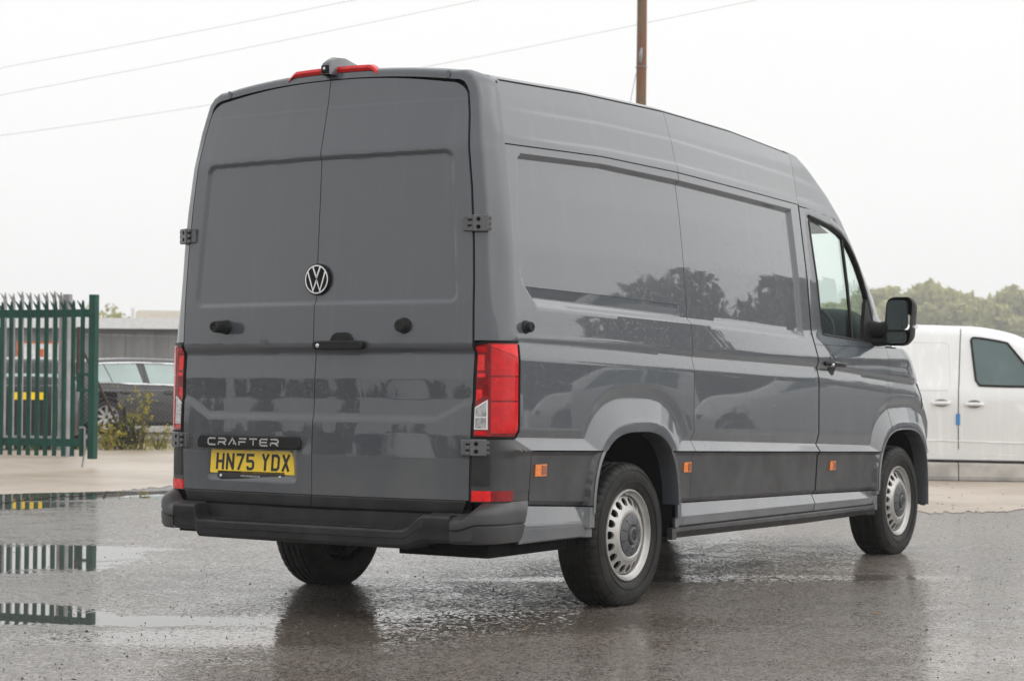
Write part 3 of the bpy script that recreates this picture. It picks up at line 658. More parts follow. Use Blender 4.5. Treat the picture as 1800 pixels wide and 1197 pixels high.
def RR(x, z, sgn=0):
    """y of the rear door skin"""
    y = np.interp(z, RZ, RY)+.082*np.abs(x)**2.0
    xe = xd(z)-.062
    # tall upper recess, bevelled
    d = rrect(x*np.interp(z, [1.4, 2.1], [1.0, 1.075]), z, -.775, .775, 1.432, 2.128, .05)
    y = y+.013*sm(d/.022)
    # lower swage: chevron-ended step
    zl = .902+.075*np.clip((np.abs(x)-.66)/.15, 0, 1)
    y = y+.007*sm((z-zl)/.03)*sm((1.24-z)/.03)
    # crease under the handle
    y = y+.006*sm((1.236-z)/.022)*np.clip((z-1.10)/.10, 0, 1)
    # fine horizontal bend near the top
    y = y+.0016*sm((z-2.352)/.01)
    # number-plate pocket of the left door
    d = rrect(x, z, -.665, -.085, .607, .82, .03); y = y+.030*sm(d/.055)
    return y
def rear_door(sd):
    # sd=+1 right, -1 left ; split at x=0
    nc, nr = 110, 290
    tz = np.linspace(0, 1, nr); tx = np.linspace(0, 1, nc); X = np.zeros((nr, nc)); Z = np.zeros((nr, nc))
    for i, v in enumerate(tz):
        z0 = lerp(.561, 2.50, v)
        for _ in range(2):
            pass
        xe = xd(min(z0, 2.46))-.006
        X[i] = lerp(.002, xe, tx)*sd
    for j in range(nc):
        ax = np.abs(X[:, j]); Z[:, j] = lerp(.561, 1.0, tz)*0+.561+(door_top(np.minimum(ax, .72))-.561-.004)*tz
    # round top outer corner and bottom outer corner
    r = .085
    for i in range(nr):
        zt = float(door_top(.66))
        for j in range(nc):
            z = Z[i, j]; xe = xd(min(z, 2.46))-.006
            cxr = xe-r; czr = zt-r
            if z > czr: lim = cxr+math.sqrt(max(0, r*r-min(r, (z-czr)*r/(max(.001, Z[-1, j]-czr)))**2))*1.0; lim = max(lim, cxr-.0)
            else: lim = xe
            X[i, j] = sd*lerp(.002, lim if lim < xe else xe, tx[j])
    Y = RR(X, Z)
    # split line follows a small jog at the crease
    mb = MB(); P = np.stack([X, Y, Z], -1); mb.grid(P)
    for e in (P[0], P[-1], P[:, 0], P[:, -1]):
        e2 = e.copy(); e2[:, 1] += .02; mb.grid([e, e2])
    o = mb.clean(1e-6).obj('rear_door', 'van_paint', van, smooth=28, label='%s rear door, %s' % (('right', 'with the handle') if sd > 0 else ('left', 'with the number plate')))
    # dark lower edge strip
    xs = np.linspace(.002, .818, 50); q = []
    for z, dy_ in ((.558, 0), (.553, -.004), (.52, -.004), (.507, -.001), (.500, .02)):
        lim = lambda x: x*(1-.03*max(0, (.54-z)/.04))
        q.append([(sd*lim(x), float(RR(x*sd, .56))+dy_, z) for x in xs])
    MB().grid(q).obj('door_edge_strip', 'bumper', o, 30)
    return o
rdR, rdL = rear_door(1), rear_door(-1)
# dark reveal behind the doors
rv = [[(x, float(RR(x, z))+.045, z) for x in np.linspace(-.82*(1 if z < 2.2 else .88), .82*(1 if z < 2.2 else .88), 30)] for z in np.linspace(.5, 2.47, 30)]
MB().grid(rv).obj('door_reveal', 'gap_black', van)
MB().tube([(x, float(RR(x, .5))+.012, .503) for x in np.linspace(-.83, .83, 40)], .012, 6).obj('door_seal', 'gap_black', van)
# corner pillars
CZ = np.array([.33, .45, .60, .84, 1.26, 1.37, 1.757, 1.908, 2.125, 2.35, 2.45, 2.50]); CXv = np.array([.905, .912, .914, .914, .912, .907, .886, .873, .846, .806, .776, .75]); CYv = np.array([-1.185, -1.182, -1.18, -1.178, -1.172, -1.17, -1.16, -1.155, -1.145, -1.12, -1.105, -1.09])
def corner(z, n1=9, n2=7, n3=16, off_=0.0, ya=YA+.0015):
    """plan curve of the rear corner at height z: door edge -> corner -> side seam"""
    D = np.array([float(xd(min(z, 2.46)))+.003, 0]); D[1] = float(RR(D[0], min(z, 2.49)))+.004
    K = np.array([float(np.interp(z, CZ, CXv)), float(np.interp(z, CZ, CYv))]); A = np.array([float(S(max(ya, -1.06), z)), ya])
    r = .018; d1 = (D-K)/np.linalg.norm(D-K); q_ = float(np.interp(z, [1.262, 1.6], [0, 1])); m0 = lerp(np.array([.82, .57]), np.array([.50, .866]), q_); m0 = m0/np.linalg.norm(m0); p1 = K+d1*r; p2 = K+m0*r
    out = [lerp(D, p1, t_) for t_ in np.linspace(0, 1, n1)[:-1]]
    out += [(1-t_)**2*p1+2*t_*(1-t_)*K+t_**2*p2 for t_ in np.linspace(0, 1, n2)[:-1]]
    L = np.linalg.norm(A-p2)
    for t_ in np.linspace(0, 1, n3):
        h00, h10, h01, h11 = 2*t_**3-3*t_**2+1, t_**3-2*t_**2+t_, -2*t_**3+3*t_**2, t_**3-t_**2
        out.append(h00*p2+h10*L*m0+h01*A+h11*L*np.array([0, 1.0]))
    out = np.array(out)
    if off_:
        tg = np.gradient(out, axis=0); nrm = np.stack([tg[:, 1], -tg[:, 0]], -1); nrm /= np.linalg.norm(nrm, axis=1)[:, None]; out = out+nrm*off_
    return out
NCOR = len(corner(1.5))
# body-coloured frame round the doors: pillar, rounded top corner, roof edge
def rear_frame():
    zs = np.linspace(1.268, 2.35, 64)
    gI = [(float(xd(z))+.003, z) for z in zs]+[(.757, 2.385), (.745, 2.415), (.727, 2.437), (.70, 2.449)]+[(x, float(door_top(x))+.001) for x in np.linspace(.66, 0, 26)]
    gO = [(float(np.interp(z, CZ, CXv)), z) for z in zs]+[(.795, 2.392), (.783, 2.430), (.757, 2.463), (.715, 2.484)]+[(x, float(door_top(x))+.034) for x in np.linspace(.66, 0, 26)]
    YT = -1.0; zg = float(z_gut(YT)); w_ = float(S(YT, zg-.006))-.012; rz_ = lambda x: zg-.006+.088*(1-min(1, x/w_)**2.3)**(1/2.3)
    gA = [(float(S(yA(z), z)), z) for z in zs]+[(float(S(-1.003, 2.39)), 2.39), (float(S(-1.0, 2.43)), 2.43), (w_*.985, rz_(w_*.985)), (w_*.93, rz_(w_*.93))]+[(x, rz_(x)) for x in np.linspace(.75, 0, 26)]
    rows = []; n = len(gI)
    for i in range(n):
        (xi, zi), (xo, zo), (xa, za) = gI[i], gO[i], gA[i]
        D = np.array([xi, float(RR(min(xi, .70) if i > 64 else xi, min(zi, 2.46)))+.004, zi])
        ks = float(np.interp(i, [60, 70], [0, 1])); yk = lerp(float(np.interp(zo, CZ, CYv)), float(RR(xo*.9, 2.46))+.012, ks)
        K = np.array([xo, yk, zo]); A = np.array([xa, float(yA(za if i < 68 else 2.49))+.0015, za])
        o2 = np.array([lerp(1.0, 0.0, ks), 0, lerp(0, 1.0, ks)]); o2 /= np.linalg.norm(o2); q_ = float(np.interp(zo, [1.262, 1.6], [0, 1])); m0 = o2*lerp(lerp(.82, .50, q_), .42, ks)+np.array([0, lerp(.57, .88, q_), 0]); m0 /= np.linalg.norm(m0)
        r = lerp(.016, .016, ks); d1 = (D-K)/np.linalg.norm(D-K); p1_, p2_ = K+d1*min(r, .45*np.linalg.norm(D-K)), K+m0*r
        row = [D+np.array([0, .03, 0])]+[lerp(D, p1_, t_) for t_ in np.linspace(0, 1, 9)[:-1]]+[(1-t_)**2*p1_+2*t_*(1-t_)*K+t_**2*p2_ for t_ in np.linspace(0, 1, 7)[:-1]]
        L = np.linalg.norm(A-p2_)
        for t_ in np.linspace(0, 1, 16): row.append((2*t_**3-3*t_**2+1)*p2_+(t_**3-2*t_**2+t_)*L*m0+(-2*t_**3+3*t_**2)*A+(t_**3-t_**2)*L*np.array([0, 1.0, 0]))
        row.append(A+np.array([-.014*(1-ks), 0, -.014*ks])); rows.append(row)
    return rows
for sd in (1, -1):
    mb = MB().grid(rear_frame())
    if sd < 0: mb = mb.mirror()
    mb.clean(1e-6).obj('rear_frame', 'van_paint', van, smooth=40)
for sd in (1, -1):
    MB().prism([(-.010, .004), (.008, .004), (.012, .036), (-.004, .036)], lambda u, v, d: ((.64+u)*sd, float(RR(.58, 2.46))+.012-.001-d, float(door_top(.64))+v), 0, .005).obj('roof_lip_clip', 'van_paint', van, 0)
# high level brake lamp and camera pod
for sd, x0, x1 in ((1, .03, .262), (-1, .03, .262)):
    q = []
    for y_, z_, in_ in ((-.005, .038, 0), (-.012, .052, 0), (-.004, .066, .03), (.03, .072, .05), (.06, .06, .05)):
        q.append([(sd*x, float(RR(x*.9, 2.46))+.016+y_, float(door_top(x))+z_-.006-(0.034*max(0, (x-(x1-.05))/.05)**1.5 if z_ > .045 else 0)) for x in np.linspace(x0, x1, 24)])
    MB().grid(q).obj('high_brake_lamp', 'lens_red', van, 30)
pod = []
for y_, w0, w1, z0, z1 in ((-1.195, .024, .022, 2.515, 2.556), (-1.185, .028, .024, 2.512, 2.574), (-1.14, .036, .028, 2.515, 2.602), (-1.08, .042, .028, 2.52, 2.608), (-.98, .044, .024, 2.53, 2.592), (-.86, .034, .016, 2.55, 2.578)):
    pod.append([(-w0, y_, z0), (-w0*.95, y_, lerp(z0, z1, .5)), (-w1, y_, z1-.006), (0, y_, z1), (w1, y_, z1-.006), (w0*.95, y_, lerp(z0, z1, .5)), (w0, y_, z0)])
pb = MB().grid(pod); pb.F.append(tuple(range(7))); pdo = pb.obj('camera_pod', 'van_paint', van, 40)
MB().box((-.022, -1.201, 2.518), (.022, -1.1945, 2.556)).obj('camera_face', 'emblem_black', pdo, 0, .004)
MB().lathe([(0, .008), (.004, .007), (.005, .001)], (0, -1.2015, 2.540), 'y', 16, -1).obj('camera_lens', 'chrome', pdo, 40)

# tail lamps
def lamp_patch(name, mat, parent, sd, t0, t1, zlo, zhi, off_, n=14, rows=10, back=0.006):
    """patch of the corner surface; t = fraction along the corner curve, zlo/zhi functions of t"""
    P = []
    for v in np.linspace(0, 1, rows):
        row = []
        for t_ in np.linspace(t0, t1, n):
            z = lerp(zlo(t_), zhi(t_), v); c = corner(z, off_=off_); f = t_*(len(c)-1); i = min(int(f), len(c)-2); p = lerp(c[i], c[i+1], f-i); row.append((p[0]*sd, p[1], z))
        P.append(row)
    mb = MB().grid(P); P = np.array(P)
    for e, in_ in ((P[0], 1), (P[-1], 1), (P[:, 0], 1), (P[:, -1], 1)):
        e2 = e.copy(); e2[:, 0] -= back*sd*.6; e2[:, 1] += back*.8; mb.grid([e, e2])
    return mb.clean(1e-6).obj(name, mat, parent, smooth=35)
TK = 10.5/(NCOR-1)   # where the corner edge sits
for sd in (1, -1):
    top = lambda t_: 1.262 if t_ > TK else lerp(1.248, 1.262, t_/TK)
    lb = lamp_patch('tail_lamp', 'lens_red_dark', van, sd, .0, 1.0, lambda t_: .838, top, .006, 30, 14)
    z0 = lambda t_: .845
    # black surround edge strips
    MB().tube([(p[0]*sd, p[1], top(i/(NCOR-1))) for i, p in enumerate(corner(1.26, off_=.006))], .006, 6).obj('lamp_border', 'emblem_black', lb)
    MB().tube([(p[0]*sd, p[1], .838) for p in corner(.84, off_=.006)], .006, 6).obj('lamp_border', 'emblem_black', lb)
    for k in (0, -1):
        MB().tube([(corner(z, off_=.006)[k][0]*sd, corner(z, off_=.006)[k][1], z) for z in np.linspace(.838, 1.25, 14)], .006, 6).obj('lamp_border', 'emblem_black', lb)
    # side lens in three red fields below a clear chamfer
    a, b = TK+.05, .955
    chz = lambda t_: lerp(1.238, 1.19, np.clip((t_-a)/(b-a), 0, 1))
    for zl, zh in ((.858, .995), (1.003, 1.105), (1.112, None)):
        lamp_patch('lens_field', 'lens_red', lb, sd, a, b, (lambda q: lambda t_: q)(zl), chz if zh is None else (lambda q: lambda t_: q)(zh), .0085, 12, 8)
    lamp_patch('lens_chamfer', 'lens_red_bright', lb, sd, a, b, lambda t_: chz(t_)+.004, lambda t_: 1.25, .008, 12, 5)
    # rear facing lens
    lamp_patch('lens_field', 'lens_red_bright', lb, sd, .06, .25, lambda t_: 1.135, lambda t_: 1.205, .0085, 6, 5)
    lamp_patch('lens_field', 'lens_red_bright', lb, sd, .06, .27, lambda t_: 1.105, lambda t_: 1.122, .0085, 6, 5)
    lamp_patch('lens_field', 'lens_red_bright', lb, sd, .04, .20, lambda t_: .995+.1*t_, lambda t_: 1.05, .0085, 6, 5)
    lamp_patch('lens_field', 'lens_red', lb, sd, .03, .30, lambda t_: 1.215, lambda t_: 1.24, .0085, 6, 4)
    lamp_patch('lens_field', 'lens_red', lb, sd, .03, .31, lambda t_: .85, lambda t_: .868, .0085, 6, 4)
    rz = lambda t_: lerp(.972, 1.006, np.clip((t_-.03)/(.33-.03), 0, 1))
    lamp_patch('reversing_lens', 'lens_rim', lb, sd, .03, .34, lambda t_: .874, rz, .0085, 8, 8)
    lamp_patch('reversing_lens', 'lens_clear', lb, sd, .055, .30, lambda t_: .880, lambda t_: .926, .0100, 8, 5)
    lamp_patch('reversing_lens', 'lens_clear', lb, sd, .055, .30, lambda t_: .932, lambda t_: rz(t_)-.007, .0100, 8, 5)
# corner cladding below the lamps
CL = []
def cl_patch(name, mat, sd, t0, t1, zlo, zhi, off_, ya=-.941, parent=None, n=46, rows=16, **kw):
    P = []
    for v in np.linspace(0, 1, rows):
        row = []
        for t_ in np.linspace(t0, t1, n):
            z = lerp(zlo(t_), zhi(t_), v); yA = ya if not callable(ya) else ya(z)
            c = corner(min(z, .85), off_=off_, ya=-1.065); side_ = [(float(S(-.95, min(z, .83)))+off_*.3, yA)]
            c = np.vstack([c, [(lerp(c[-1][0], side_[0][0], .5), lerp(-1.065, yA, .5))], side_]); d = np.r_[0, np.cumsum(np.linalg.norm(np.diff(c, axis=0), axis=1))]
            s_ = t_*d[-1]; row.append((np.interp(s_, d, c[:, 0])*sd, np.interp(s_, d, c[:, 1]), z))
        P.append(row)
    mb = MB().grid(P); P = np.array(P)
    for e in (P[0], P[-1], P[:, 0], P[:, -1]):
        e2 = e.copy(); e2[:, 0] -= .01*sd; e2[:, 1] += .008; mb.grid([e, e2])
    return mb.clean(1e-6).obj(name, mat, parent or van, smooth=32, **kw)
for sd in (1, -1):
    # upper corner panel with the slanted joint under the lamp
    def ztop(t_): return .832 if t_ < .62 else lerp(.832, .772, (t_-.62)/.38)
    cc = cl_patch('corner_cladding', 'trim', sd, 0, 1, lambda t_: .60, ztop, .003, ya=lambda z: -.942)
    cl_patch('corner_cladding', 'trim', sd, 0, 1, lambda t_: .553, lambda t_: .602, -.002, ya=lambda z: -.944)
    rf = cl_patch('rear_reflector', 'lens_red_bright', sd, .015, .265, lambda t_: .558, lambda t_: .604, .006, n=10, rows=5)
    cl_patch('reflector_lens', 'lens_red_dark', sd, .27, .60, lambda t_: .558, lambda t_: .604, .006, n=16, rows=5, parent=rf)
    # pocket panel beside the door edge
    cl_patch('hinge_pocket', 'bumper', sd, .01, .24, lambda t_: .625, lambda t_: .752, .008, n=10, rows=6)
    # hinges
    for z in (.795, 1.787):
        D = corner(z)[0]; xx, y_ = float(D[0]), float(D[1])
        hg = MB()
        K = np.array([float(np.interp(z, CZ, CXv)), float(np.interp(z, CZ, CYv))]); dv_ = K-D; dv_ /= np.linalg.norm(dv_); nv = np.array([dv_[1], -dv_[0]])
        def hp(u, v, d): return ((D[0]+dv_[0]*u+nv[0]*d)*sd, D[1]+dv_[1]*u+nv[1]*d, z+v)
        def hbox(u0, u1, v0, v1, d0, d1): return MB().prism([(u0, v0), (u1, v0), (u1, v1), (u0, v1)], hp, d0, d1)
        h = hbox(-.006, .068, -.037, .037, .0, .026); ho = h.clean().obj('door_hinge', 'hinge_grey', van, 0, .004)
        for v in (-.026, .0, .026): hbox(-.028, -.004, v-.008, v+.008, -.002, .020).clean().obj('hinge_knuckle', 'hinge_grey', ho, 0, .002)
        hbox(-.05, -.026, -.034, .034, -.012, .008).clean().obj('hinge_leaf', 'hinge_grey', ho, 0, .003)
        for v in (-.017, .017):
            MB().prism([(.022+.0095*math.cos(a), v+.0095*math.sin(a)) for a in np.linspace(0, 2*math.pi, 16, endpoint=False)], hp, .024, .0268).obj('hinge_hole', 'gap_black', ho, 0)
        for v in (-.022, .0, .022): hbox(.066, .080, v-.007, v+.007, .002, .022).clean().obj('hinge_knuckle', 'hinge_grey', ho, 0, .002)
# rear bumper with step
def bump_prof(x):
    ax = abs(x); a = sm(np.clip((x-.550)/.12, 0, 1)) if x > 0 else sm(np.clip((ax-.640)/.022, 0, 1)); bulge = .03*(ax/.8)**2
    ztop_, zbot_ = lerp(.432, .500, a), lerp(.340, .372, a); yb = -1.352+bulge
    yin = -1.262+.05*ax**2
    return [(yin, .497), (yin, ztop_+.004), (yin-.006, ztop_), (yb+.022, ztop_-.002), (yb+.008, ztop_-.006), (yb, ztop_-.016), (yb, lerp(ztop_, zbot_, .45)), (yb+.004, lerp(ztop_, zbot_, .5)), (yb+.006, zbot_+.02), (yb+.018, zbot_+.004), (yb+.05, zbot_), (-1.10, zbot_-.005)]
xs = np.r_[np.linspace(-.80, -.67, 8), np.linspace(-.663, -.638, 12), np.linspace(-.62, -.55, 4), np.linspace(-.5, .5, 20), np.linspace(.545, .675, 20), np.linspace(.69, .80, 8)]
bp = MB().grid([[(x, y, z) for y, z in bump_prof(x)] for x in xs]).obj('rear_bumper', 'bumper', van, 32)
# tread ribs on the step
for k in range(4): MB().box((-.52, -1.336+.017*k, .4305), (.52, -1.328+.017*k, .4345)).obj('step_rib', 'bumper', bp, 0)
for sd in (1, -1):
    # bumper corner sweeping round to the side, with the fairing up to the reflector
    P = []; y0 = bump_prof(.80)[5][0]; N = 44
    pin = corner(.58); pin = np.vstack([pin, [(float(S(-.95, .56)), -.946)]]); dpin = np.r_[0, np.cumsum(np.linalg.norm(np.diff(pin, axis=0), axis=1))]
    bez = np.array([(1-t_)**2*np.array([.80, y0])+2*t_*(1-t_)*np.array([.968, y0+.020])+t_**2*np.array([.988, -1.12]) for t_ in np.linspace(0, 1, 24)]); bez = np.vstack([bez, [(.988, -.960)]]); db = np.r_[0, np.cumsum(np.linalg.norm(np.diff(bez, axis=0), axis=1))]
    for t_ in np.linspace(0, 1, N):
        po = np.array([np.interp(t_*db[-1], db, bez[:, 0]), np.interp(t_*db[-1], db, bez[:, 1])]); tp = max(0, (t_-.10)/.90)
        pi_ = np.array([np.interp(tp*dpin[-1], dpin, pin[:, 0]), np.interp(tp*dpin[-1], dpin, pin[:, 1])])
        if t_ < .10: pi_ = lerp(np.array([.755, -1.262]), pi_, t_/.10)
        zt = .502+.052*sm((t_-.06)/.22); zb = .374; row = []
        for v, w_, ins in ((0, 0, .05), (0.0, 0, .018), (.10, 0, .004), (.42, 0, 0), (.455, 0, .008), (.49, 0, .001), (.68, 0, .0), (.76, .05, 0), (.84, .22, 0), (.92, .55, 0), (.97, .82, 0), (1.0, 1.0, 0)):
            q = lerp(po, pi_, w_); cdir = np.array([.80, -1.05])-po; cdir /= np.linalg.norm(cdir); q = q+cdir*ins
            sl_ = max(0, t_-.86)/.14
            row.append((q[0]*sd, q[1]-(.055*(1-v) if t_ > .86 else 0)*sl_, lerp(zb-.004 if ins == .05 else zb, zt, v)))
        P.append(row)
    MB().grid(P).obj('bumper_corner', 'trim', van, 34)
# underbody
MB().box((-.62, -1.20, .335), (.62, 4.2, .42)).obj('underbody', 'gap_black', van, 0)
for sd in (1, -1): MB().box((min(.42*sd, .90*sd), -1.16, .305 if sd > 0 else .35), (max(.42*sd, .90*sd), -.48, .42)).obj('underbody_rail', 'gap_black', van, 0)
for sd in (1, -1): MB().box((min(.6*sd, .93*sd), .5, .30), (max(.6*sd, .93*sd), 3.15, .36)).obj('underbody_rail', 'gap_black', van, 0)
MB().tube([(-.75, 0, .31), (.75, 0, .31)], .05, 10).obj('rear_axle', 'gap_black', van)

# pegs, handle, emblem, plate
def peg(x, z, parent, k=1.0, w=1.0):
    y = float(RR(x, z))
    pr = [(-.004, .035), (.006, .035), (.012, .031), (.060, .029), (.092, .026), (.097, .023), (.097, .015), (.093, .014), (.093, .001)]
    return MB().lathe([(a*k, r_*w) for a, r_ in pr], (x, y, z), 'y', 28, -1).obj('door_buffer', 'rubber_black', parent, 40)
peg(-.545, 1.338, rdL); peg(.497, 1.335, rdR, .42, 1.06)
for sd in (1, -1):
    xs0 = float(S(-.985, 1.331))
    MB().lathe([(-.004, .030), (.006, .030), (.012, .024), (.030, .0235), (.036, .020), (.036, .013), (.033, .012), (.033, .001)], (xs0*sd, -.985, 1.331), 'x', 28, sd).obj('side_door_buffer', 'rubber_black', van, 40)
def rfn(x0, z0, lift=0.0): return lambda u, v, d: (x0+u, float(RR(x0+u, z0+v))-lift-d, z0+v)
hf = rfn(.165, 1.247)
bar = [(-.128+.021*math.cos(a), .021*math.sin(a)) for a in np.linspace(math.pi/2, 3*math.pi/2, 9)]+[(.112+.021*math.cos(a), .021*math.sin(a)) for a in np.linspace(-math.pi/2, math.pi/2, 9)]
yh = float(RR(.165, 1.26))
hflat = lambda u, v, d: (.165+u, yh-d+.01*u, 1.247+v)
hb_ = MB().prism(bar, hflat, -.004, .036).clean().obj('door_handle', 'rubber_black', rdR, 30, .006)
cupp = [(-.072, .0), (-.066, .03), (-.05, .052), (-.03, .060), (.025, .060), (.045, .052), (.060, .03), (.068, .0)]
MB().prism(cupp, hflat, -.006, .008).clean().obj('handle_cup', 'rubber_black', rdR, 30, .004)
MB().lathe([(0, .010), (.004, .010), (.005, .008), (.005, .001)], (.052, yh-.036, 1.246), 'y', 18, -1).obj('door_lock', 'chrome', rdR, 40)
# emblem: black roundel, silver ring and letters
ey = float(RR(.0, 1.555))-.006
efn = lambda u, v, d: (.012+u, ey-d+.0, 1.553+v)
eb = MB().prism([(.073*math.cos(a), .073*math.sin(a)) for a in np.linspace(0, 2*math.pi, 48, endpoint=False)], efn, -.01, .012).clean().obj('emblem', 'emblem_black', van, 30, .003)
MB().ribbon([(.0635*math.cos(a), .0635*math.sin(a)) for a in np.linspace(0, 2*math.pi, 56, endpoint=False)], .0062, efn, .010, .0145, closed=True).obj('emblem_ring', 'chrome', eb, 40)
vl = MB().ribbon([(-.0215, .0585), (-.0005, .0085), (.0005, .0085), (.0215, .0585)], .0082, efn, .010, .0146); vl.obj('emblem_letter', 'chrome', eb, 30)
wl_ = MB().ribbon([(-.0505, .036), (-.0200, -.0525), (-.0005, -.0045), (.0005, -.0045), (.0200, -.0525), (.0505, .036)], .0082, efn, .010, .0144); wl_.obj('emblem_letter', 'chrome', eb, 30)
# name strip with letters
ny0 = float(RR(-.38, .84))
nfn = lambda u, v, d: (-.372+u, ny0-d, .795+v)
ns = MB().prism([(-.300, -.030), (.300, -.030), (.312, -.02), (.312, .008), (.296, .030), (-.296, .030), (-.312, .008), (-.312, -.02)], nfn, -.02, .030).clean().obj('name_strip', 'rubber_black', van, 30, .006)
sw, lh, lw = .0075, .030, .046
def letter(pls, x0, fn, w, d0, d1, name, mat, parent):
    mb = MB()
    for i, pl in enumerate(pls): mb.ribbon([(x0+p[0], p[1]) for p in pl], w, fn, d0, d1+i*.0003)
    return mb.obj(name, mat, parent, 0)
H_, W_ = lh/2, lw/2
LET = {'C': [[(W_, H_), (-W_+.008, H_), (-W_, H_-.007), (-W_, -H_+.007), (-W_+.008, -H_), (W_, -H_)]],
       'R': [[(-W_, -H_), (-W_, -.006)], [(-W_, H_), (W_-.008, H_), (W_, H_-.006), (W_, .004), (W_-.006, -.002), (-W_, -.002)], [(.0, -.002), (W_, -H_)]],
       'A': [[(-W_, -H_), (0, H_), (W_, -H_)], [(.004, -.008), (W_-.012, -.008)]],
       'F': [[(-W_, -H_), (-W_, .004)], [(-W_, H_), (W_, H_)], [(-W_, .0), (W_-.006, .0)]],
       'T': [[(-W_, H_), (W_, H_)], [(0, H_-.006), (0, -H_)]],
       'E': [[(W_, H_), (-W_+.008, H_), (-W_, H_-.007), (-W_, -H_+.007), (-W_+.008, -H_), (W_, -H_)], [(-W_+.003, 0), (W_-.004, 0)]]}
for i, ch in enumerate('CRAFTER'): letter(LET[ch], -.215+i*.0635, nfn, sw, .029, .0335, 'letter', 'chrome', ns)
# plate, tilted in its pocket
PW, PH = .52, .111; tl = .10
py0 = float(RR(-.37, .64))-.016
pfn = lambda u, v, d: (-.372+u, py0+.012+(v+PH/2)*math.sin(tl)*.9-d, .700+v*math.cos(tl))
rp = [(sx*(PW/2-.008)+.008*math.cos(R(a)), sz*(PH/2-.008)+.008*math.sin(R(a))) for sx, sz, a0 in ((1, 1, 0), (-1, 1, 90), (-1, -1, 180), (1, -1, 270)) for a in (a0, a0+30, a0+60, a0+90)]
pl = MB().prism(rp, pfn, 0, .006).clean().obj('number_plate', 'plate_yellow', van, 0)
MB().prism([(-.212, -.079), (.196, -.079), (.196, -.045), (-.212, -.045)], pfn, -.004, .006).clean().obj('plate_holder', 'plate_black', pl, 0)
cw, chh, st_w = .050/2, .079/2, .0135
a_, b_ = cw-st_w/2, chh-st_w/2
PLT = {'H': [[(-a_, -chh), (-a_, chh)], [(a_, -chh), (a_, chh)], [(-a_, 0), (a_, 0)]],
       'N': [[(-a_, -chh), (-a_, chh)], [(a_, -chh), (a_, chh)], [(-a_, chh-.006), (a_, -chh+.006)]],
       '7': [[(-cw, b_), (a_-.001, b_), (a_-.003, b_-.006), (-.010, -chh)]],
       '5': [[(cw-.003, b_), (-a_, b_), (-a_-.0, .004), (a_-.008, .004), (a_, -.004), (a_, -b_+.008), (a_-.009, -b_), (-a_+.007, -b_), (-a_, -b_+.012)]],
       'Y': [[(-a_, chh), (0, .004), (a_, chh)], [(0, .004), (0, -chh)]],
       'D': [[(-a_, -b_), (-a_, b_), (a_-.010, b_), (a_, b_-.010), (a_, -b_+.010), (a_-.010, -b_), (-a_-.0067, -b_)]],
       'X': [[(-a_, chh), (a_, -chh)], [(a_, chh), (-a_, -chh)]]}
xk = -.2; 
for ch in 'HN75 YDX':
    if ch == ' ': xk += .030; continue
    letter(PLT[ch], xk, pfn, st_w, .0055, .0068, 'plate_character', 'plate_black', pl); xk += .0615
def text_mesh(body, size, fn, mat, parent, name):
    cu = bpy.data.curves.new(name, 'FONT'); cu.body = body; cu.size = size; cu.align_x = 'CENTER'; cu.align_y = 'CENTER'
    o = bpy.data.objects.new('tmp', cu); COL.objects.link(o); dg = bpy.context.evaluated_depsgraph_get(); me = bpy.data.meshes.new_from_object(o.evaluated_get(dg))
    bpy.data.objects.remove(o)
    for v in me.vertices: v.co = fn(v.co.x, v.co.y, 0)
    return link(name, me, mat, parent)
text_mesh('www.breeze.co.uk', .0155, lambda u, v, d: pfn(u-.01, v-.066, .0066), 'plate_white', pl, 'dealer_web_address')
text_mesh('Breeze Van Centre PO2 4PB', .0062, lambda u, v, d: pfn(u-.005, v-.0495, .0064), 'plate_black', pl, 'plate_small_print')
for u in (-.19, .17): MB().prism([(u+.007*math.cos(k), -.067+.007*math.sin(k)) for k in np.linspace(0, 2*math.pi, 14, endpoint=False)], pfn, .005, .009).obj('plate_screw', 'plate_white', pl, 0)
# side marker lamps
for sd in (1, -1):
    for y0, y1, z0, z1 in ((-.903, -.805, .660, .714), (.555, .648, .630, .681), (2.474, 2.563, .578, .632)):
        if y0 > .5 and y0 < 1: y0, y1 = .556, .640
        base = [[((float(S(y, z))+.006)*sd, y, z) for y in np.linspace(y0, y1, 6)] for z in np.linspace(z0, z1, 6)]
        P = np.array(base); mb = MB().grid(P)
        for e in (P[0], P[-1], P[:, 0], P[:, -1]):
            e2 = e.copy(); e2[:, 0] -= .012*sd; mb.grid([e, e2])
        mo = mb.clean(1e-6).obj('side_marker_lamp', 'amber', van, 0)
        ym = lerp(y0, y1, .55)
        P = np.array([[((float(S(y, z))+.0085)*sd, y, z) for y in np.linspace(ym, y1-.006, 4)] for z in np.linspace(z0+.006, z1-.006, 4)])
        MB().grid(P).obj('marker_reflex', 'amber_dark', mo, 0)

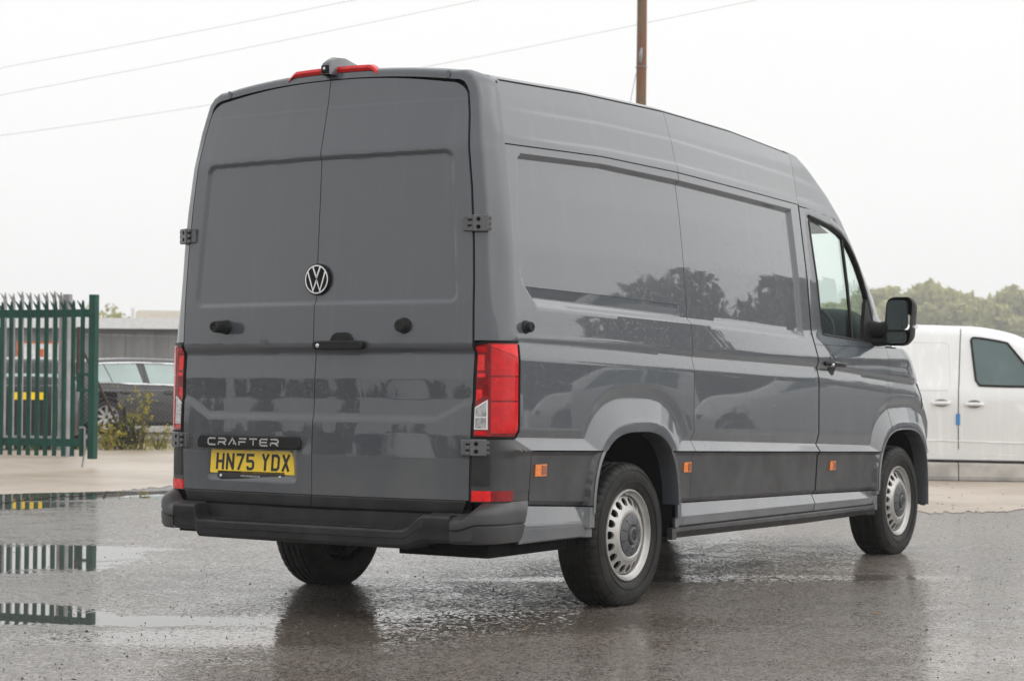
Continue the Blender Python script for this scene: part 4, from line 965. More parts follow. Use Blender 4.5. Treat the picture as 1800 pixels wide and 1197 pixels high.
# ------------------------------------------------------------------ wheels
def build_wheel():
    """wheel with outer face towards +x, hub at origin, outer rim plane at x=0"""
    root = empty('wheel_proto')
    Rt, w = .356, .235
    prof = [(-.012, .222), (-.004, .232), (.006, .25), (.014, .28), (.014, .30), (.009, .322), (.000, .338), (-.010, .348), (-.022, .353)]
    n = 240; rings = []
    # outer sidewall to shoulder, tread with four grooves, inner sidewall
    tread = []
    for g0 in (-.052, -.090, -.128, -.164):
        tread += [(g0+.008, Rt), (g0+.006, Rt-.008), (g0-.004, Rt-.008), (g0-.006, Rt)]
    prof2 = prof+[(-.035, Rt-.001)]+tread+[(-.182, Rt-.002), (-.195, .349), (-.210, .335), (-.224, .30), (-.226, .27), (-.215, .235), (-.208, .222)]
    P = []
    for i, (a, r_) in enumerate(prof2):
        row = []
        for k in range(n):
            th = 2*math.pi*k/n; rr_ = r_
            if 6 <= i <= 10 and (k % 5 == 0): rr_ -= .006
            if i > 10 and r_ > .353 and ((k+i*2) % 8 == 0): rr_ -= .006
            z = rr_*math.sin(th); y = rr_*math.cos(th)
            if z < -.342: z = -.342
            row.append((a, y, z))
        P.append(row)
    MB().grid(P, cv=True).obj('tyre', 'tyre', root, 40)
    # raised sidewall rings
    MB().lathe([(.0125, .262), (.0155, .263), (.0155, .265), (.0135, .267)], (0, 0, 0), 'x', 96).obj('tyre_bead_ring', 'tyre', root, 30)
    MB().lathe([(.0130, .318), (.0125, .322), (.0105, .324)], (0, 0, 0), 'x', 96).obj('tyre_bead_ring', 'tyre', root, 30)
    # rim: lip, barrel
    rim = MB().lathe([(-.03, .224), (-.006, .226), (.000, .222), (.001, .217), (-.004, .213), (-.012, .209), (-.018, .203), (-.022, .196), (-.06, .190), (-.20, .188)], (0, 0, 0), 'x', 96).obj('rim', 'rim_silver', root, 40)
    # disc with round openings
    disc = MB(); N = 18; r0, r1 = .138, .190
    dx = lambda r_: np.interp(r_, [.08, .100, .112, .126, .140, .165, .190], [-.010, .004, .010, .008, -.001, -.016, -.031])
    for k in range(N):
        a0 = 2*math.pi*k/N; half = math.pi/N; out, inn = [], []
        M = 24
        for j in range(M):
            th = 2*math.pi*j/M; c, s_ = math.cos(th), math.sin(th)
            sc = 1/max(abs(c), abs(s_)); ra = (r0+r1)/2+s_*sc*(r1-r0)/2; aa = a0+c*sc*half
            out.append((dx(ra), ra*math.cos(aa), ra*math.sin(aa)))
            rb = .1640+s_*.0200; ab = a0+c*.0195/.1640
            inn.append((dx(rb), rb*math.cos(ab), rb*math.sin(ab)))
        inn2 = [(p[0]-.012, p[1], p[2]) for p in inn]
        disc.grid([out, inn, inn2], cv=True)
    rs = np.linspace(.08, .138, 16); disc.grid([[(float(dx(r_)), r_*math.cos(t_), r_*math.sin(t_)) for t_ in np.linspace(0, 2*math.pi, 96, endpoint=False)] for r_ in rs], cv=True)
    disc.clean(1e-5).obj('wheel_disc', 'rim_silver', root, 35)
    MB().lathe([(-.13, .19), (-.13, .001)], (0, 0, 0), 'x', 48).obj('brake_drum', 'gap_black', root); MB().lathe([(-.075, .187), (-.075, .10)], (0, 0, 0), 'x', 48).obj('hole_backing', 'gap_black', root)  # the ring is a dark sheet added so the disc openings look shaded
    hub = MB().lathe([(-.03, .105), (.004, .105), (.011, .100), (.020, .076), (.023, .056), (.018, .048), (.016, .046), (.028, .041), (.031, .034), (.029, .029), (.029, .001)], (0, 0, 0), 'x', 64).obj('hub_cap', 'hub_grey', root, 30)
    for k in range(10):
        a = 2*math.pi*k/10; c, s_ = math.cos(a), math.sin(a)
        def hf_(u, v, d): return (float(np.interp(u, [.056, .076, .10], [.0232, .020, .011]))+d, u*c-v*s_, u*s_+v*c)
        MB().ribbon([(.064, 0), (.094, 0)], .0045, hf_, -.002, .0012).obj('hub_slot', 'gap_black', hub, 0)
    ef = lambda u, v, d: (.0292+d, u*1.25, v*1.25)
    for pts in ([(-.008, .020), (0, .003), (.008, .020)], [(-.018, .012), (-.007, -.018), (0, -.001), (.007, -.018), (.018, .012)]):
        MB().ribbon(pts, .003, ef, 0, .0015).obj('hub_emblem_letter', 'rubber_black', hub, 0)
    wv = MB().tube([(-.014, .03, .205), (.004, .03, .196)], .006, 8); wv.obj('balance_weight', 'galvanised', root)
    return root
wp = build_wheel(); kids = list(wp.children)
for i, (x, y, sd) in enumerate(((.972, 0, 1), (-.972, 0, -1), (.958, 3.64, 1), (-.958, 3.64, -1))):
    # each wheel is one part of the van: tyre carries rim pieces
    ty = None; Mt = Matrix.Translation((x, y, .342)) @ (Matrix.Identity(4) if sd > 0 else Matrix.Scale(-1, 4, (1, 0, 0)))
    whl = bpy.data.objects.new('wheel', None); COL.objects.link(whl); whl.parent = van; whl.matrix_local = Mt
    a = [0.3, 1.1, 2.0, .7][i]
    for ch in kids:
        c = ch.copy(); COL.objects.link(c); c.parent = whl
        if ch.name.startswith(('wheel_disc', 'hub_cap', 'balance')): c.rotation_euler = (a, 0, 0)
        for g in ch.children:
            d = g.copy(); COL.objects.link(d); d.parent = whl; d.rotation_euler = (a, 0, 0)
for o in kids:
    for g in list(o.children): bpy.data.objects.remove(g)
    bpy.data.objects.remove(o)
bpy.data.objects.remove(wp)
# ------------------------------------------------------------------ the yard
FW = np.array([math.sin(YAW), math.cos(YAW)]); RT = np.array([math.cos(YAW), -math.sin(YAW)])
def HOR(px): return 672.0+(px+76)*.00685
def gp(px, d): return CAM[:2]+FW*d+RT*((px-900)/FPX*d)           # ground point at a given distance into the yard
def zat(py, px, d): return float(CAM[2]-(py-HOR(px))*d/FPX)
def axes(a, b):
    t_ = np.array(b)-np.array(a); t_ = t_/np.linalg.norm(t_); return t_
def bar3(mb, p, q, w, h, up=(0, 0, 1)):
    p, q = np.array(p, float), np.array(q, float); t_ = (q-p)/np.linalg.norm(q-p); up = np.array(up, float); s_ = np.cross(t_, up); s_ /= np.linalg.norm(s_); u_ = np.cross(s_, t_)
    V = [e+s_*a*w/2+u_*b*h/2 for e in (p, q) for a, b in ((-1, -1), (1, -1), (1, 1), (-1, 1))]
    return mb.add(V, [(0, 1, 2, 3), (7, 6, 5, 4), (0, 4, 5, 1), (1, 5, 6, 2), (2, 6, 7, 3), (3, 7, 4, 0)])

# wet tarmac with standing water
def puddle_mask(t, P, c, ang_r, a, b, wob):
    sub = t.node('ShaderNodeVectorMath', operation='SUBTRACT'); t.l.new(P, sub.inputs[0]); sub.inputs[1].default_value = (c[0], c[1], 0)
    def dot(v):
        n = t.node('ShaderNodeVectorMath', operation='DOT_PRODUCT'); t.l.new(sub.outputs[0], n.inputs[0]); n.inputs[1].default_value = (v[0], v[1], 0); return n.outputs['Value']
    ca, sa = math.cos(ang_r), math.sin(ang_r)
    r_ = (RT*ca+FW*sa)/a; f_ = (FW*ca-RT*sa)/b
    d2 = t.math('ADD', t.math('POWER', t.math('ABSOLUTE', dot(r_)), 2.0), t.math('POWER', t.math('ABSOLUTE', dot(f_)), 2.0))
    return t.math('SUBTRACT', t.math('SUBTRACT', 1.0, t.math('SQRT', d2)), wob)
PUDDLES = [(gp(-40, 11.95), -.35, 1.05, 1.05), (gp(150, 12.65), .0, .62, .26), (gp(-30, 9.05), -.1, .62, .46), (gp(270, 8.85), .02, .60, .19), (gp(110, 18.45), .58, 2.5, .60), (gp(-300, 16.6), .35, 2.2, .9)]
SHEEN = [(gp(800, 8.9), .05, .85, .36), (gp(420, 8.3), .06, .8, .22), (gp(1300, 11.0), .12, 1.2, .14)]
t = NT('wet_tarmac'); P = t.pos()
cellc = t.n.new('ShaderNodeTexVoronoi'); t.l.new(P, cellc.inputs['Vector']); cellc.inputs['Scale'].default_value = 105.0
big = t.noise(P, .45, 4); mid_ = t.noise(P, 3.2, 4); fine = t.noise(P, 30.0, 5, .65); grit_ = t.noise(P, 85.0, 3, .6)
stone = t.mix(t.ramp(cellc.outputs['Color'], .15, .85), C4(.040, .034, .029), C4(.205, .172, .146))
stone = t.mix(t.ramp(grit_, .63, .72), stone, C4(.34, .28, .22)); stone = t.mix(t.ramp(grit_, .40, .30), stone, C4(.014, .012, .011))
dusty = t.mix(t.ramp(big, .40, .66, 0, .55), stone, t.mix(.5, stone, C4(.18, .135, .10)))
wob = t.math('ADD', t.math('MULTIPLY', t.math('SUBTRACT', mid_, .5), .9), t.math('MULTIPLY', t.math('SUBTRACT', fine, .5), .9))
m = None
for c, an, a, b in PUDDLES:
    q = puddle_mask(t, P, c, an, a, b, wob); m = q if m is None else t.math('MAXIMUM', m, q)
pud = t.ramp(m, -.04, .10)
sh = None
for c, an, a, b in SHEEN:
    q = puddle_mask(t, P, c, an, a, b, wob); sh = q if sh is None else t.math('MAXIMUM', sh, q)
# water lies between the stones, the stones stand proud and catch the light each its own way
relief = t.math('ADD', t.math('MULTIPLY', fine, .5), t.math('MULTIPLY', grit_, .5))
wetlvl = t.math('ADD', t.math('ADD', t.math('MULTIPLY', t.math('SUBTRACT', mid_, .5), .22), t.math('MULTIPLY', t.math('SUBTRACT', big, .5), .16)), t.math('ADD', t.ramp(sh, -.6, .3, 0, .10), t.math('MULTIPLY', pud, .8)))
film = t.ramp(t.math('SUBTRACT', t.math('ADD', .485, wetlvl), relief), -.03, .03)
bmp = t.n.new('ShaderNodeBump'); t.l.new(relief, bmp.inputs['Height']); bmp.inputs['Distance'].default_value = .012; bmp.inputs['Strength'].default_value = .8
geo = t.n.new('ShaderNodeNewGeometry')
def vm(op, a_, b_):
    n_ = t.node('ShaderNodeVectorMath', operation=op); t.set(n_.inputs[0], a_)
    if op == 'SCALE': t.set(n_.inputs['Scale'], b_)
    else: t.set(n_.inputs[1], b_)
    return n_.outputs[0]
c2 = t.n.new('ShaderNodeTexVoronoi'); t.l.new(P, c2.inputs['Vector']); c2.inputs['Scale'].default_value = 38.0
c3 = t.n.new('ShaderNodeTexVoronoi'); t.l.new(P, c3.inputs['Vector']); c3.inputs['Scale'].default_value = 75.0
tilt = vm('ADD', vm('SCALE', vm('SUBTRACT', c2.outputs['Color'], (.5, .5, .5)), .16), vm('SCALE', vm('SUBTRACT', c3.outputs['Color'], (.5, .5, .5)), .22))
dry = t.math('MULTIPLY', t.ramp(film, 0, 1, 1.0, .16), t.ramp(pud, 0, 1, 1.0, 0.0))
tilt = vm('SCALE', tilt, dry); tilt = vm('MULTIPLY', tilt, (1, 1, .15)); nrm = vm('NORMALIZE', vm('ADD', geo.outputs['Normal'], tilt), (0, 0, 0))
t.p(Base_Color=t.mix(t.math('MULTIPLY', pud, .75), dusty, C4(.020, .018, .015)), Roughness=.75, Normal=bmp.outputs[0])
t.set(t.b.inputs['Coat IOR'], t.ramp(pud, 0, 1, 2.7, 1.42)); t.set(t.b.inputs['Coat Weight'], t.math('MULTIPLY', t.ramp(film, 0, 1, .8, 1.0), t.math('MAXIMUM', t.ramp(c3.outputs['Color'], .10, .40, .5, 1.0), pud))); damp = t.ramp(sh, -1.0, .4); t.set(t.b.inputs['Coat Roughness'], t.math('MULTIPLY', t.math('MULTIPLY', t.ramp(film, .0, 1, .32, .14), t.ramp(pud, 0, 1, 1.0, .05)), t.ramp(damp, 0, 1, 1.0, .5)))
t.l.new(nrm, t.b.inputs['Coat Normal']); t.b.inputs['Specular IOR Level'].default_value = .2
# pale wet concrete of the entrance apron, with the same standing water
t = NT('apron_concrete'); P = t.pos(); big = t.noise(P, .35, 5); mid_ = t.noise(P, 3.2, 4); fine = t.noise(P, 28.0, 3); spk = t.noise(P, 60.0, 3)
wob = t.math('ADD', t.math('MULTIPLY', t.math('SUBTRACT', mid_, .5), .55), t.math('MULTIPLY', t.math('SUBTRACT', fine, .5), .45)); m = None
for c, an, a, b in PUDDLES[4:]:
    q = puddle_mask(t, P, c, an, a, b, wob); m = q if m is None else t.math('MAXIMUM', m, q)
pud = t.ramp(m, -.03, .07)
colr = t.mix(t.ramp(big, .36, .64), C4(.34, .275, .21), C4(.54, .46, .38)); colr = t.mix(t.ramp(spk, .58, .72), colr, C4(.18, .145, .115))
t.p(Base_Color=t.mix(t.math('MULTIPLY', pud, .85), colr, C4(.022, .019, .015)), Roughness=t.ramp(t.math('ADD', pud, t.math('MULTIPLY', t.ramp(mid_, .45, .65), .3)), 0, 1, .38, .03))
bmp = t.n.new('ShaderNodeBump'); t.l.new(spk, bmp.inputs['Height']); bmp.inputs['Distance'].default_value = .004; t.set(bmp.inputs['Strength'], t.ramp(pud, 0, 1, .6, 0)); t.l.new(bmp.outputs[0], t.b.inputs['Normal'])

MB().add([(-600, -600, 0), (600, -600, 0), (600, 600, 0), (-600, 600, 0)], [(0, 1, 2, 3)]).obj('ground', 'wet_tarmac', None, 0, kind='structure')
# apron: irregular near edge
edge_px = [(-700, 15.2), (-300, 16.2), (0, 17.3), (120, 18.4), (240, 19.8), (330, 20.6), (500, 20.0), (800, 19.0), (1200, 17.8), (1500, 17.2), (1640, 16.9), (1800, 17.4), (2300, 18.5)]
ee = []
for (p0, d0), (p1, d1) in zip(edge_px[:-1], edge_px[1:]):
    for k in range(40): ee.append(gp(lerp(p0, p1, k/40), lerp(d0, d1, k/40)+random.uniform(-.20, .20)+.10*math.sin(lerp(p0, p1, k/40)*.021)))
far = [gp(2300, 60), gp(-700, 60)]
V = [(x, y, .004) for x, y in ee]+[(x, y, .004) for x, y in far]
MB().add(V, [tuple(range(len(V)))]).obj('apron', 'apron_concrete', None, 0, kind='structure')

# loose stones and a few fallen leaves on the tarmac
simple('grit_stone', (.10, .08, .062), .7, var=.5, vscale=3); simple('dark_grit', (.016, .014, .012), .5, var=.4, vscale=3)
for nm, cnt, mt, lab in (('grit', 1300, 'grit_stone', 'pale loose grit scattered over the wet tarmac'), ('grit', 1700, 'dark_grit', 'dark chippings standing proud of the wet tarmac')):
    sv = MB()
    for k in range(cnt):
        d = 6.5+12*random.random()**1.7; px = random.uniform(-60, 1860); x, y = gp(px, d); r_ = random.uniform(.0022, .0055)*(1.9 if random.random() < .05 else 1)
        if any(abs(x-sx*.87) < .16 and abs(y-wy) < .2 for sx in (1, -1) for wy in (0, 3.64)): continue
        ang = random.uniform(0, 6.28); c, s_ = math.cos(ang)*r_, math.sin(ang)*r_
        sv.add([(x+c, y+s_, 0), (x-s_*.8, y+c*.8, 0), (x-c, y-s_, 0), (x+s_*.7, y-c*.7, 0), (x+c*.2, y+s_*.2, r_*.9)], [(0, 1, 4), (1, 2, 4), (2, 3, 4), (3, 0, 4)])
    sv.obj(nm, mt, None, 0, kind='stuff', label=lab, cat='grit')
simple('dead_leaf', (.22, .12, .04), .7, var=.5, vscale=2)
lv = MB()
for k in range(46):
    px, d = random.choice([(random.uniform(1640, 1800), random.uniform(15, 22)), (random.uniform(-50, 1750), random.uniform(6.8, 12))]); x, y = gp(px, d); r_ = random.uniform(.010, .022); a = random.uniform(0, 6.28)
    if -1 < x < 1.05 and -1.3 < y < 4.4: continue
    c, s_ = math.cos(a)*r_, math.sin(a)*r_; lv.add([(x+c, y+s_, .009), (x-s_*.5, y+c*.5, .014), (x-c, y-s_, .007), (x+s_*.5, y-c*.5, .012)], [(0, 1, 2, 3)])
lv.obj('fallen_leaf_litter', 'dead_leaf', None, 0, kind='stuff', label='scattered brown fallen leaves on the wet yard', cat='leaves')

# ------------------------------------------------------------------ green palisade gate
gate = empty('palisade_gate', 'green steel palisade gate leaf standing open over the pale concrete apron', 'gate', loc=(*gp(164.5, 24.9), 0))
gR, gL = gp(164.5, 24.9), gp(-70, 25.65); go = np.array([*gR, 0]); gt = np.array([*axes(gR, gL), 0]); gn = np.array([gt[1], -gt[0], 0]); gn = gn if gn[:2]@FW < 0 else -gn   # towards the viewer
def gpt(s_, n_, z): return tuple(gt*s_+gn*n_+np.array([0, 0, z]))
def along(px):
    lo, hi = -1.0, 6.0
    for _ in range(50):
        m_ = (lo+hi)/2; p = gR+gt[:2]*m_-CAM[:2]; v = 900+FPX*(p@RT)/(p@FW)
        if v > px: lo = m_
        else: hi = m_
    return m_
bar3(MB(), gpt(0, 0, .105), gpt(0, 0, 2.19), .095, .095, gt).clean().obj('gate_post', 'gate_green', gate, 0, .006)
for z0, z1 in ((1.905, 2.005), (.255, .355)):
    bar3(MB(), gpt(.05, 0, (z0+z1)/2), gpt(3.6, 0, (z0+z1)/2), .05, z1-z0).clean().obj('gate_rail', 'gate_green', gate, 0, .006)
def pale_mesh(z0, z1, w, tf, name, mat, parent, sc=1.0):
    sec = [(-w/2, -.004), (-w*.30, .014), (0, .003), (w*.30, .014), (w/2, -.004)]; zs = [(z0, 1), (z1-.13, 1), (z1-.10, .85), (z1-.03, .40), (z1, .06)]
    mb = MB(); P = [[tf(u*k, n_*k, z) for u, n_ in sec] for z, k in zs]; mb.grid(P); P2 = [[tf(u*k, n_*k-.005, z) for u, n_ in sec] for z, k in zs]; mb.grid(P2, flip=True)
    for sg in (-1, 1):
        mb.add([tf(sg*w*.42, .0, z1-.12), tf(sg*w*.30, .004, z1-.06), tf(sg*w*.85, .05, z1-.005)], [(0, 1, 2)]); mb.add([tf(sg*w*.42, -.004, z1-.12), tf(sg*w*.30, 0, z1-.06), tf(sg*w*.85, .046, z1-.005)], [(2, 1, 0)])
    return mb.obj(name, mat, parent, 30)
for px in (5.3, 21.4, 37.4, 53, 68.2, 83.2, 99, 115, 130.5, 146.8, -10.5, -26.5, -42.5):
    s_ = along(px); pale_mesh(.135, 2.125+random.uniform(-.01, .01), .066, lambda u, n_, z: gpt(s_+u, n_+.03, z), 'pale', 'gate_green', gate)
s_ = along(142.5)
MB().add([gpt(s_-.03, .045, .955), gpt(s_+.03, .045, .955), gpt(s_+.03, .045, 1.195), gpt(s_-.03, .045, 1.195), gpt(s_-.03, .02, .955), gpt(s_+.03, .02, .955), gpt(s_+.03, .02, 1.195), gpt(s_-.03, .02, 1.195)], [(0, 1, 2, 3), (7, 6, 5, 4), (0, 4, 5, 1), (1, 5, 6, 2), (2, 6, 7, 3), (3, 7, 4, 0)]).obj('lock_plate', 'gate_green', gate, 0)
for z in (.975, 1.175): bar3(MB(), gpt(0, .04, z), gpt(s_+.03, .04, z), .03, .035).obj('lock_bar', 'gate_green', gate, 0)
MB().tube([gpt(along(147), .07, .50), gpt(along(155), .075, .505), gpt(along(156.5), .075, .49), gpt(along(157), .075, .2), gpt(along(155), .075, .12), gpt(along(153), .08, 0.0)], .014, 8).obj('drop_bolt', 'galvanised', gate, 60)

# galvanised palisade fence behind the gate
fence = empty('palisade_fence', 'weathered galvanised palisade fence seen through the green gate', 'fence', loc=(*gp(118, 28.2), 0))
fa, fb = gp(118, 28.2), gp(-60, 28.9); ft = np.array([*axes(fa, fb), 0]); fn_ = np.array([ft[1], -ft[0], 0]); fn_ = fn_ if fn_[:2]@FW < 0 else -fn_
def fpt(s_, n_, z): return tuple(ft*s_+fn_*n_+np.array([0, 0, z]))
def falong(px):
    lo, hi = -1.0, 9.0
    for _ in range(50):
        m_ = (lo+hi)/2; p = fa+ft[:2]*m_-CAM[:2]; v = 900+FPX*(p@RT)/(p@FW)
        if v > px: lo = m_
        else: hi = m_
    return m_
bar3(MB(), fpt(0, 0, 0), fpt(0, 0, 2.34), .10, .10, ft).clean().obj('fence_post', 'galvanised', fence, 0, .005)
for z in (2.03, .27): bar3(MB(), fpt(0, 0, z), fpt(3.0, 0, z), .045, .06).obj('fence_rail', 'galvanised', fence, 0)
for px in (108, 97, 83.2, 69, 54.5, 40.1, 24.9, 10.2, -4.3, -19):
    s_ = falong(px); pale_mesh(.10, 2.38+random.uniform(-.02, .02), .062, lambda u, n_, z: fpt(s_+u, n_+.03, z), 'pale', 'galvanised', fence)

# chain-link fence with rusty posts and strut
cl = empty('chain_link_fence', 'rusty chain link fence with a leaning strut right of the gate', 'fence', loc=(*gp(139, 32.0), 0))
ca_, cb_ = gp(139, 32.0), gp(420, 34.0); ct_ = np.array([*axes(ca_, cb_), 0]); LEN = float(np.linalg.norm(cb_-ca_)); HC = 1.86
def cpt(s_, n_, z): return np.array(ct_*s_+np.array([-ct_[1], ct_[0], 0])*n_+np.array([0, 0, z]))
wm = MB(); pit = .075
def wire(a, b, r_=.0013):
    a, b = np.array(a), np.array(b); t_ = (b-a)/np.linalg.norm(b-a); u_ = np.cross(t_, [0, 0, 1.0]); u_ /= np.linalg.norm(u_); w_ = np.cross(t_, u_)
    V = [e+r_*(math.cos(k)*u_+math.sin(k)*w_) for e in (a, b) for k in (0, 2.094, 4.189)]; wm.add(V, [(0, 1, 4, 3), (1, 2, 5, 4), (2, 0, 3, 5)])
k = -HC
while k < LEN:
    a0, a1 = max(0, k), min(LEN, k+HC)
    if a1 > a0+.02: wire(cpt(a0, 0, .02+(a0-k)), cpt(a1, 0, .02+(a1-k))); wire(cpt(a0, .004, .02+HC-(a0-k)), cpt(a1, .004, .02+HC-(a1-k)))
    k += pit
wm.obj('wire_mesh', 'wire_grey', cl, 0, kind='stuff')
for z in (.06, .95, HC): MB().tube([cpt(0, .006, z), cpt(LEN, .006, z)], .004, 5).obj('line_wire', 'wire_grey', cl)
for s_ in (0, LEN*.78, LEN): MB().tube([cpt(s_, 0, 0), cpt(s_, 0, 1.98)], .045 if s_ == 0 else .03, 8).obj('fence_post', 'rusty', cl)
MB().tube([cpt(.05, -.02, 1.62), cpt(.85, -.12, .02)], .022, 8).obj('strut', 'rusty', cl)

# verge with kerb beyond the chain link
V = [(*gp(-500, 33.8), .10), (*gp(2200, 36.5), .10), (*gp(2200, 330), .10), (*gp(-500, 330), .10)]; V2 = [(x, y, 0) for x, y, _ in V]
simple('verge_mat', (.21, .19, .165), .6, var=.3, vscale=1.2, bump=.3, bscale=30)
MB().add(V+V2, [(0, 1, 2, 3), (0, 4, 5, 1)]).obj('car_park', 'verge_mat', None, 0, kind='structure')

# ------------------------------------------------------------------ leafy things
def leaves(mb, c, rad, n, size, flat=.75):
    for _ in range(n):
        v = rng.normal(size=3); v /= np.linalg.norm(v); r_ = rng.random()**.45
        p = np.array(c)+v*r_*np.array(rad)
        a, b = rng.normal(size=3), rng.normal(size=3); a /= np.linalg.norm(a); b -= a*(a@b); b /= np.linalg.norm(b); s_ = size*rng.uniform(.6, 1.3)
        mb.add([p-a*s_*.5, p+b*s_*.3*flat, p+a*s_*.5, p-b*s_*.3*flat], [(0, 1, 2, 3)])
def shrub(label, px, d, h, w, n, size, mat, seed, stems):
    x, y = gp(px, d); o = empty('shrub', label, 'shrub', 'yellowing shrubs at the chain link fence', loc=(x, y, 0)); rs = np.random.default_rng(seed)
    fol = MB()
    for k in range(stems):
        a = rs.uniform(0, 6.28); lean = w*rs.uniform(.25, 1.0); top = np.array([math.cos(a)*lean, math.sin(a)*lean*.6, h*rs.uniform(.35, 1)]); base = np.array([math.cos(a)*w*.35*rs.random(), math.sin(a)*w*.2, 0])
        mid_ = lerp(base, top, .5)+np.array([rs.uniform(-.06, .06), rs.uniform(-.05, .05), .03]); MB().tube([base, mid_, top], [.009, .006, .002], 5).obj('stem', 'bark', o)
        pts = [lerp(base, mid_, f) for f in (.25, .6, 1)]+[lerp(mid_, top, f) for f in (.35, .7, 1)]
        for q in pts:
            for _ in range(2):
                c = q+np.array([rs.uniform(-.11, .11), rs.uniform(-.09, .09), rs.uniform(-.03, .07)]); leaves(fol, c, (rs.uniform(.04, .12), .08, rs.uniform(.03, .08)), max(2, int(n/stems/12)), size)
    fol.obj('foliage', mat, o, 0, kind='stuff'); return o
shrub('tall loose yellow green shrub right of the strut on the chain link fence', 243, 31.6, 1.0, .40, 400, .08, 'leaf_weed', 1, 14)
shrub('low spreading yellow green shrub in front of the estate car wheel', 198, 31.3, .40, .44, 560, .07, 'leaf_weed', 2, 13)
shrub('dark low shrub between two yellow shrubs by the fence', 222, 31.45, .50, .36, 520, .075, 'leaf_dark', 3, 10)
shrub('small weed clump half hidden by the grey van tail lamp', 283, 31.8, .34, .34, 260, .06, 'leaf_weed', 4, 8)
gw = MB()
for k in range(900):
    px = random.uniform(-60, 420); d = random.uniform(31.0, 33.6); x, y = gp(px, d); h = random.uniform(.03, .16); a = random.uniform(0, 6.28); w = random.uniform(.006, .014); lx, ly = random.uniform(-.06, .06), random.uniform(-.06, .06)
    gw.add([(x-w*math.cos(a), y-w*math.sin(a), 0), (x+w*math.cos(a), y+w*math.sin(a), 0), (x+lx, y+ly, h)], [(0, 1, 2)])
gw.obj('grass', 'leaf_weed', None, 0, kind='stuff', label='thin straggly grass along the foot of the fences', cat='grass')

def tree_mass(name, label, spots, mat, leaf, per, seed, trunk=True):
    global rng
    rng = np.random.default_rng(seed); fol, tr = MB(), MB()
    for x, y, h, w in spots:
        for _ in range(11):
            a = rng.uniform(0, 6.28); rr_ = w*rng.uniform(.0, .75); zc = h*rng.uniform(.32, .86); sc = (1-.45*abs(zc/h-.55))
            leaves(fol, (x+rr_*math.cos(a), y+rr_*math.sin(a), zc), (w*.42*sc, w*.42*sc, h*.15), per, leaf)
        tr.tube([(x, y, 0), (x+.1, y, h*.4), (x+rng.uniform(-.4, .4), y, h*.75)], [h*.022, h*.016, h*.005], 6)
        for _ in range(4): tr.tube([(x, y, h*rng.uniform(.25, .45)), (x+w*rng.uniform(-.6, .6), y+w*rng.uniform(-.6, .6), h*rng.uniform(.6, .85))], [h*.010, h*.003], 5)
    o = empty(name, label, 'trees'); o['kind'] = 'stuff'
    fol.obj('foliage', mat, o, 0, kind='stuff'); tr.obj('trunks', 'bark', o, kind='stuff'); return o
rs = np.random.default_rng(5); sp = []
for px in np.linspace(1440, 2000, 24):
    d = 395+rs.uniform(-18, 18); x, y = gp(px, d); sp.append((x, y, rs.uniform(20.5, 24.2)*(1-.10*max(0, (1600-px)/160)), rs.uniform(6.2, 8.4)))
for px in np.linspace(1450, 1990, 18):
    d = 372+rs.uniform(-8, 8); x, y = gp(px, d); sp.append((x, y, rs.uniform(12, 18), rs.uniform(6, 7.5)))
tree_mass('distant_wood', 'hazy olive green wood far behind the white van', sp, 'leaf_wood', 1.9, 260, 21)
sp = []
for px in (178, 190, 203, 215, 226): x, y = gp(px, 190+rs.uniform(-6, 6)); sp.append((x, y, rs.uniform(8.0, 9.2), 2.6))
tree_mass('distant_wood', 'small far clump of trees above the grey building roof', sp, 'leaf_wood', .6, 60, 22)
# woods off to the right and behind, seen mirrored in the van's side and doors
sp = []
for k in range(9): a = lerp(.16, .475, k/8); d = 46+rs.uniform(-3, 3); sp.append((1+d*math.sin(a), 2+d*math.cos(a), rs.uniform(6.4, 8.4), rs.uniform(2.6, 3.6)))
for k in range(26): a = lerp(.05, 1.25, k/25); d = 37+rs.uniform(-1, 1); sp.append((1+d*math.sin(a), 2+d*math.cos(a), rs.uniform(1.7, 2.5), 1.5))
tree_mass('mirrored_wood', 'dark trees off to the right, mirrored in the van side', sp, 'leaf_mirror', .60, 230, 23)
sp = []
for k in range(22): a = lerp(2.9, 4.3, k/21); d = 34+rs.uniform(-1, 1); sp.append((d*math.sin(a), d*math.cos(a), rs.uniform(2.2, 3.4), 1.7))
tree_mass('mirrored_wood', 'hedge behind the viewpoint, mirrored in the rear doors', sp, 'leaf_mirror', .45, 120, 24)

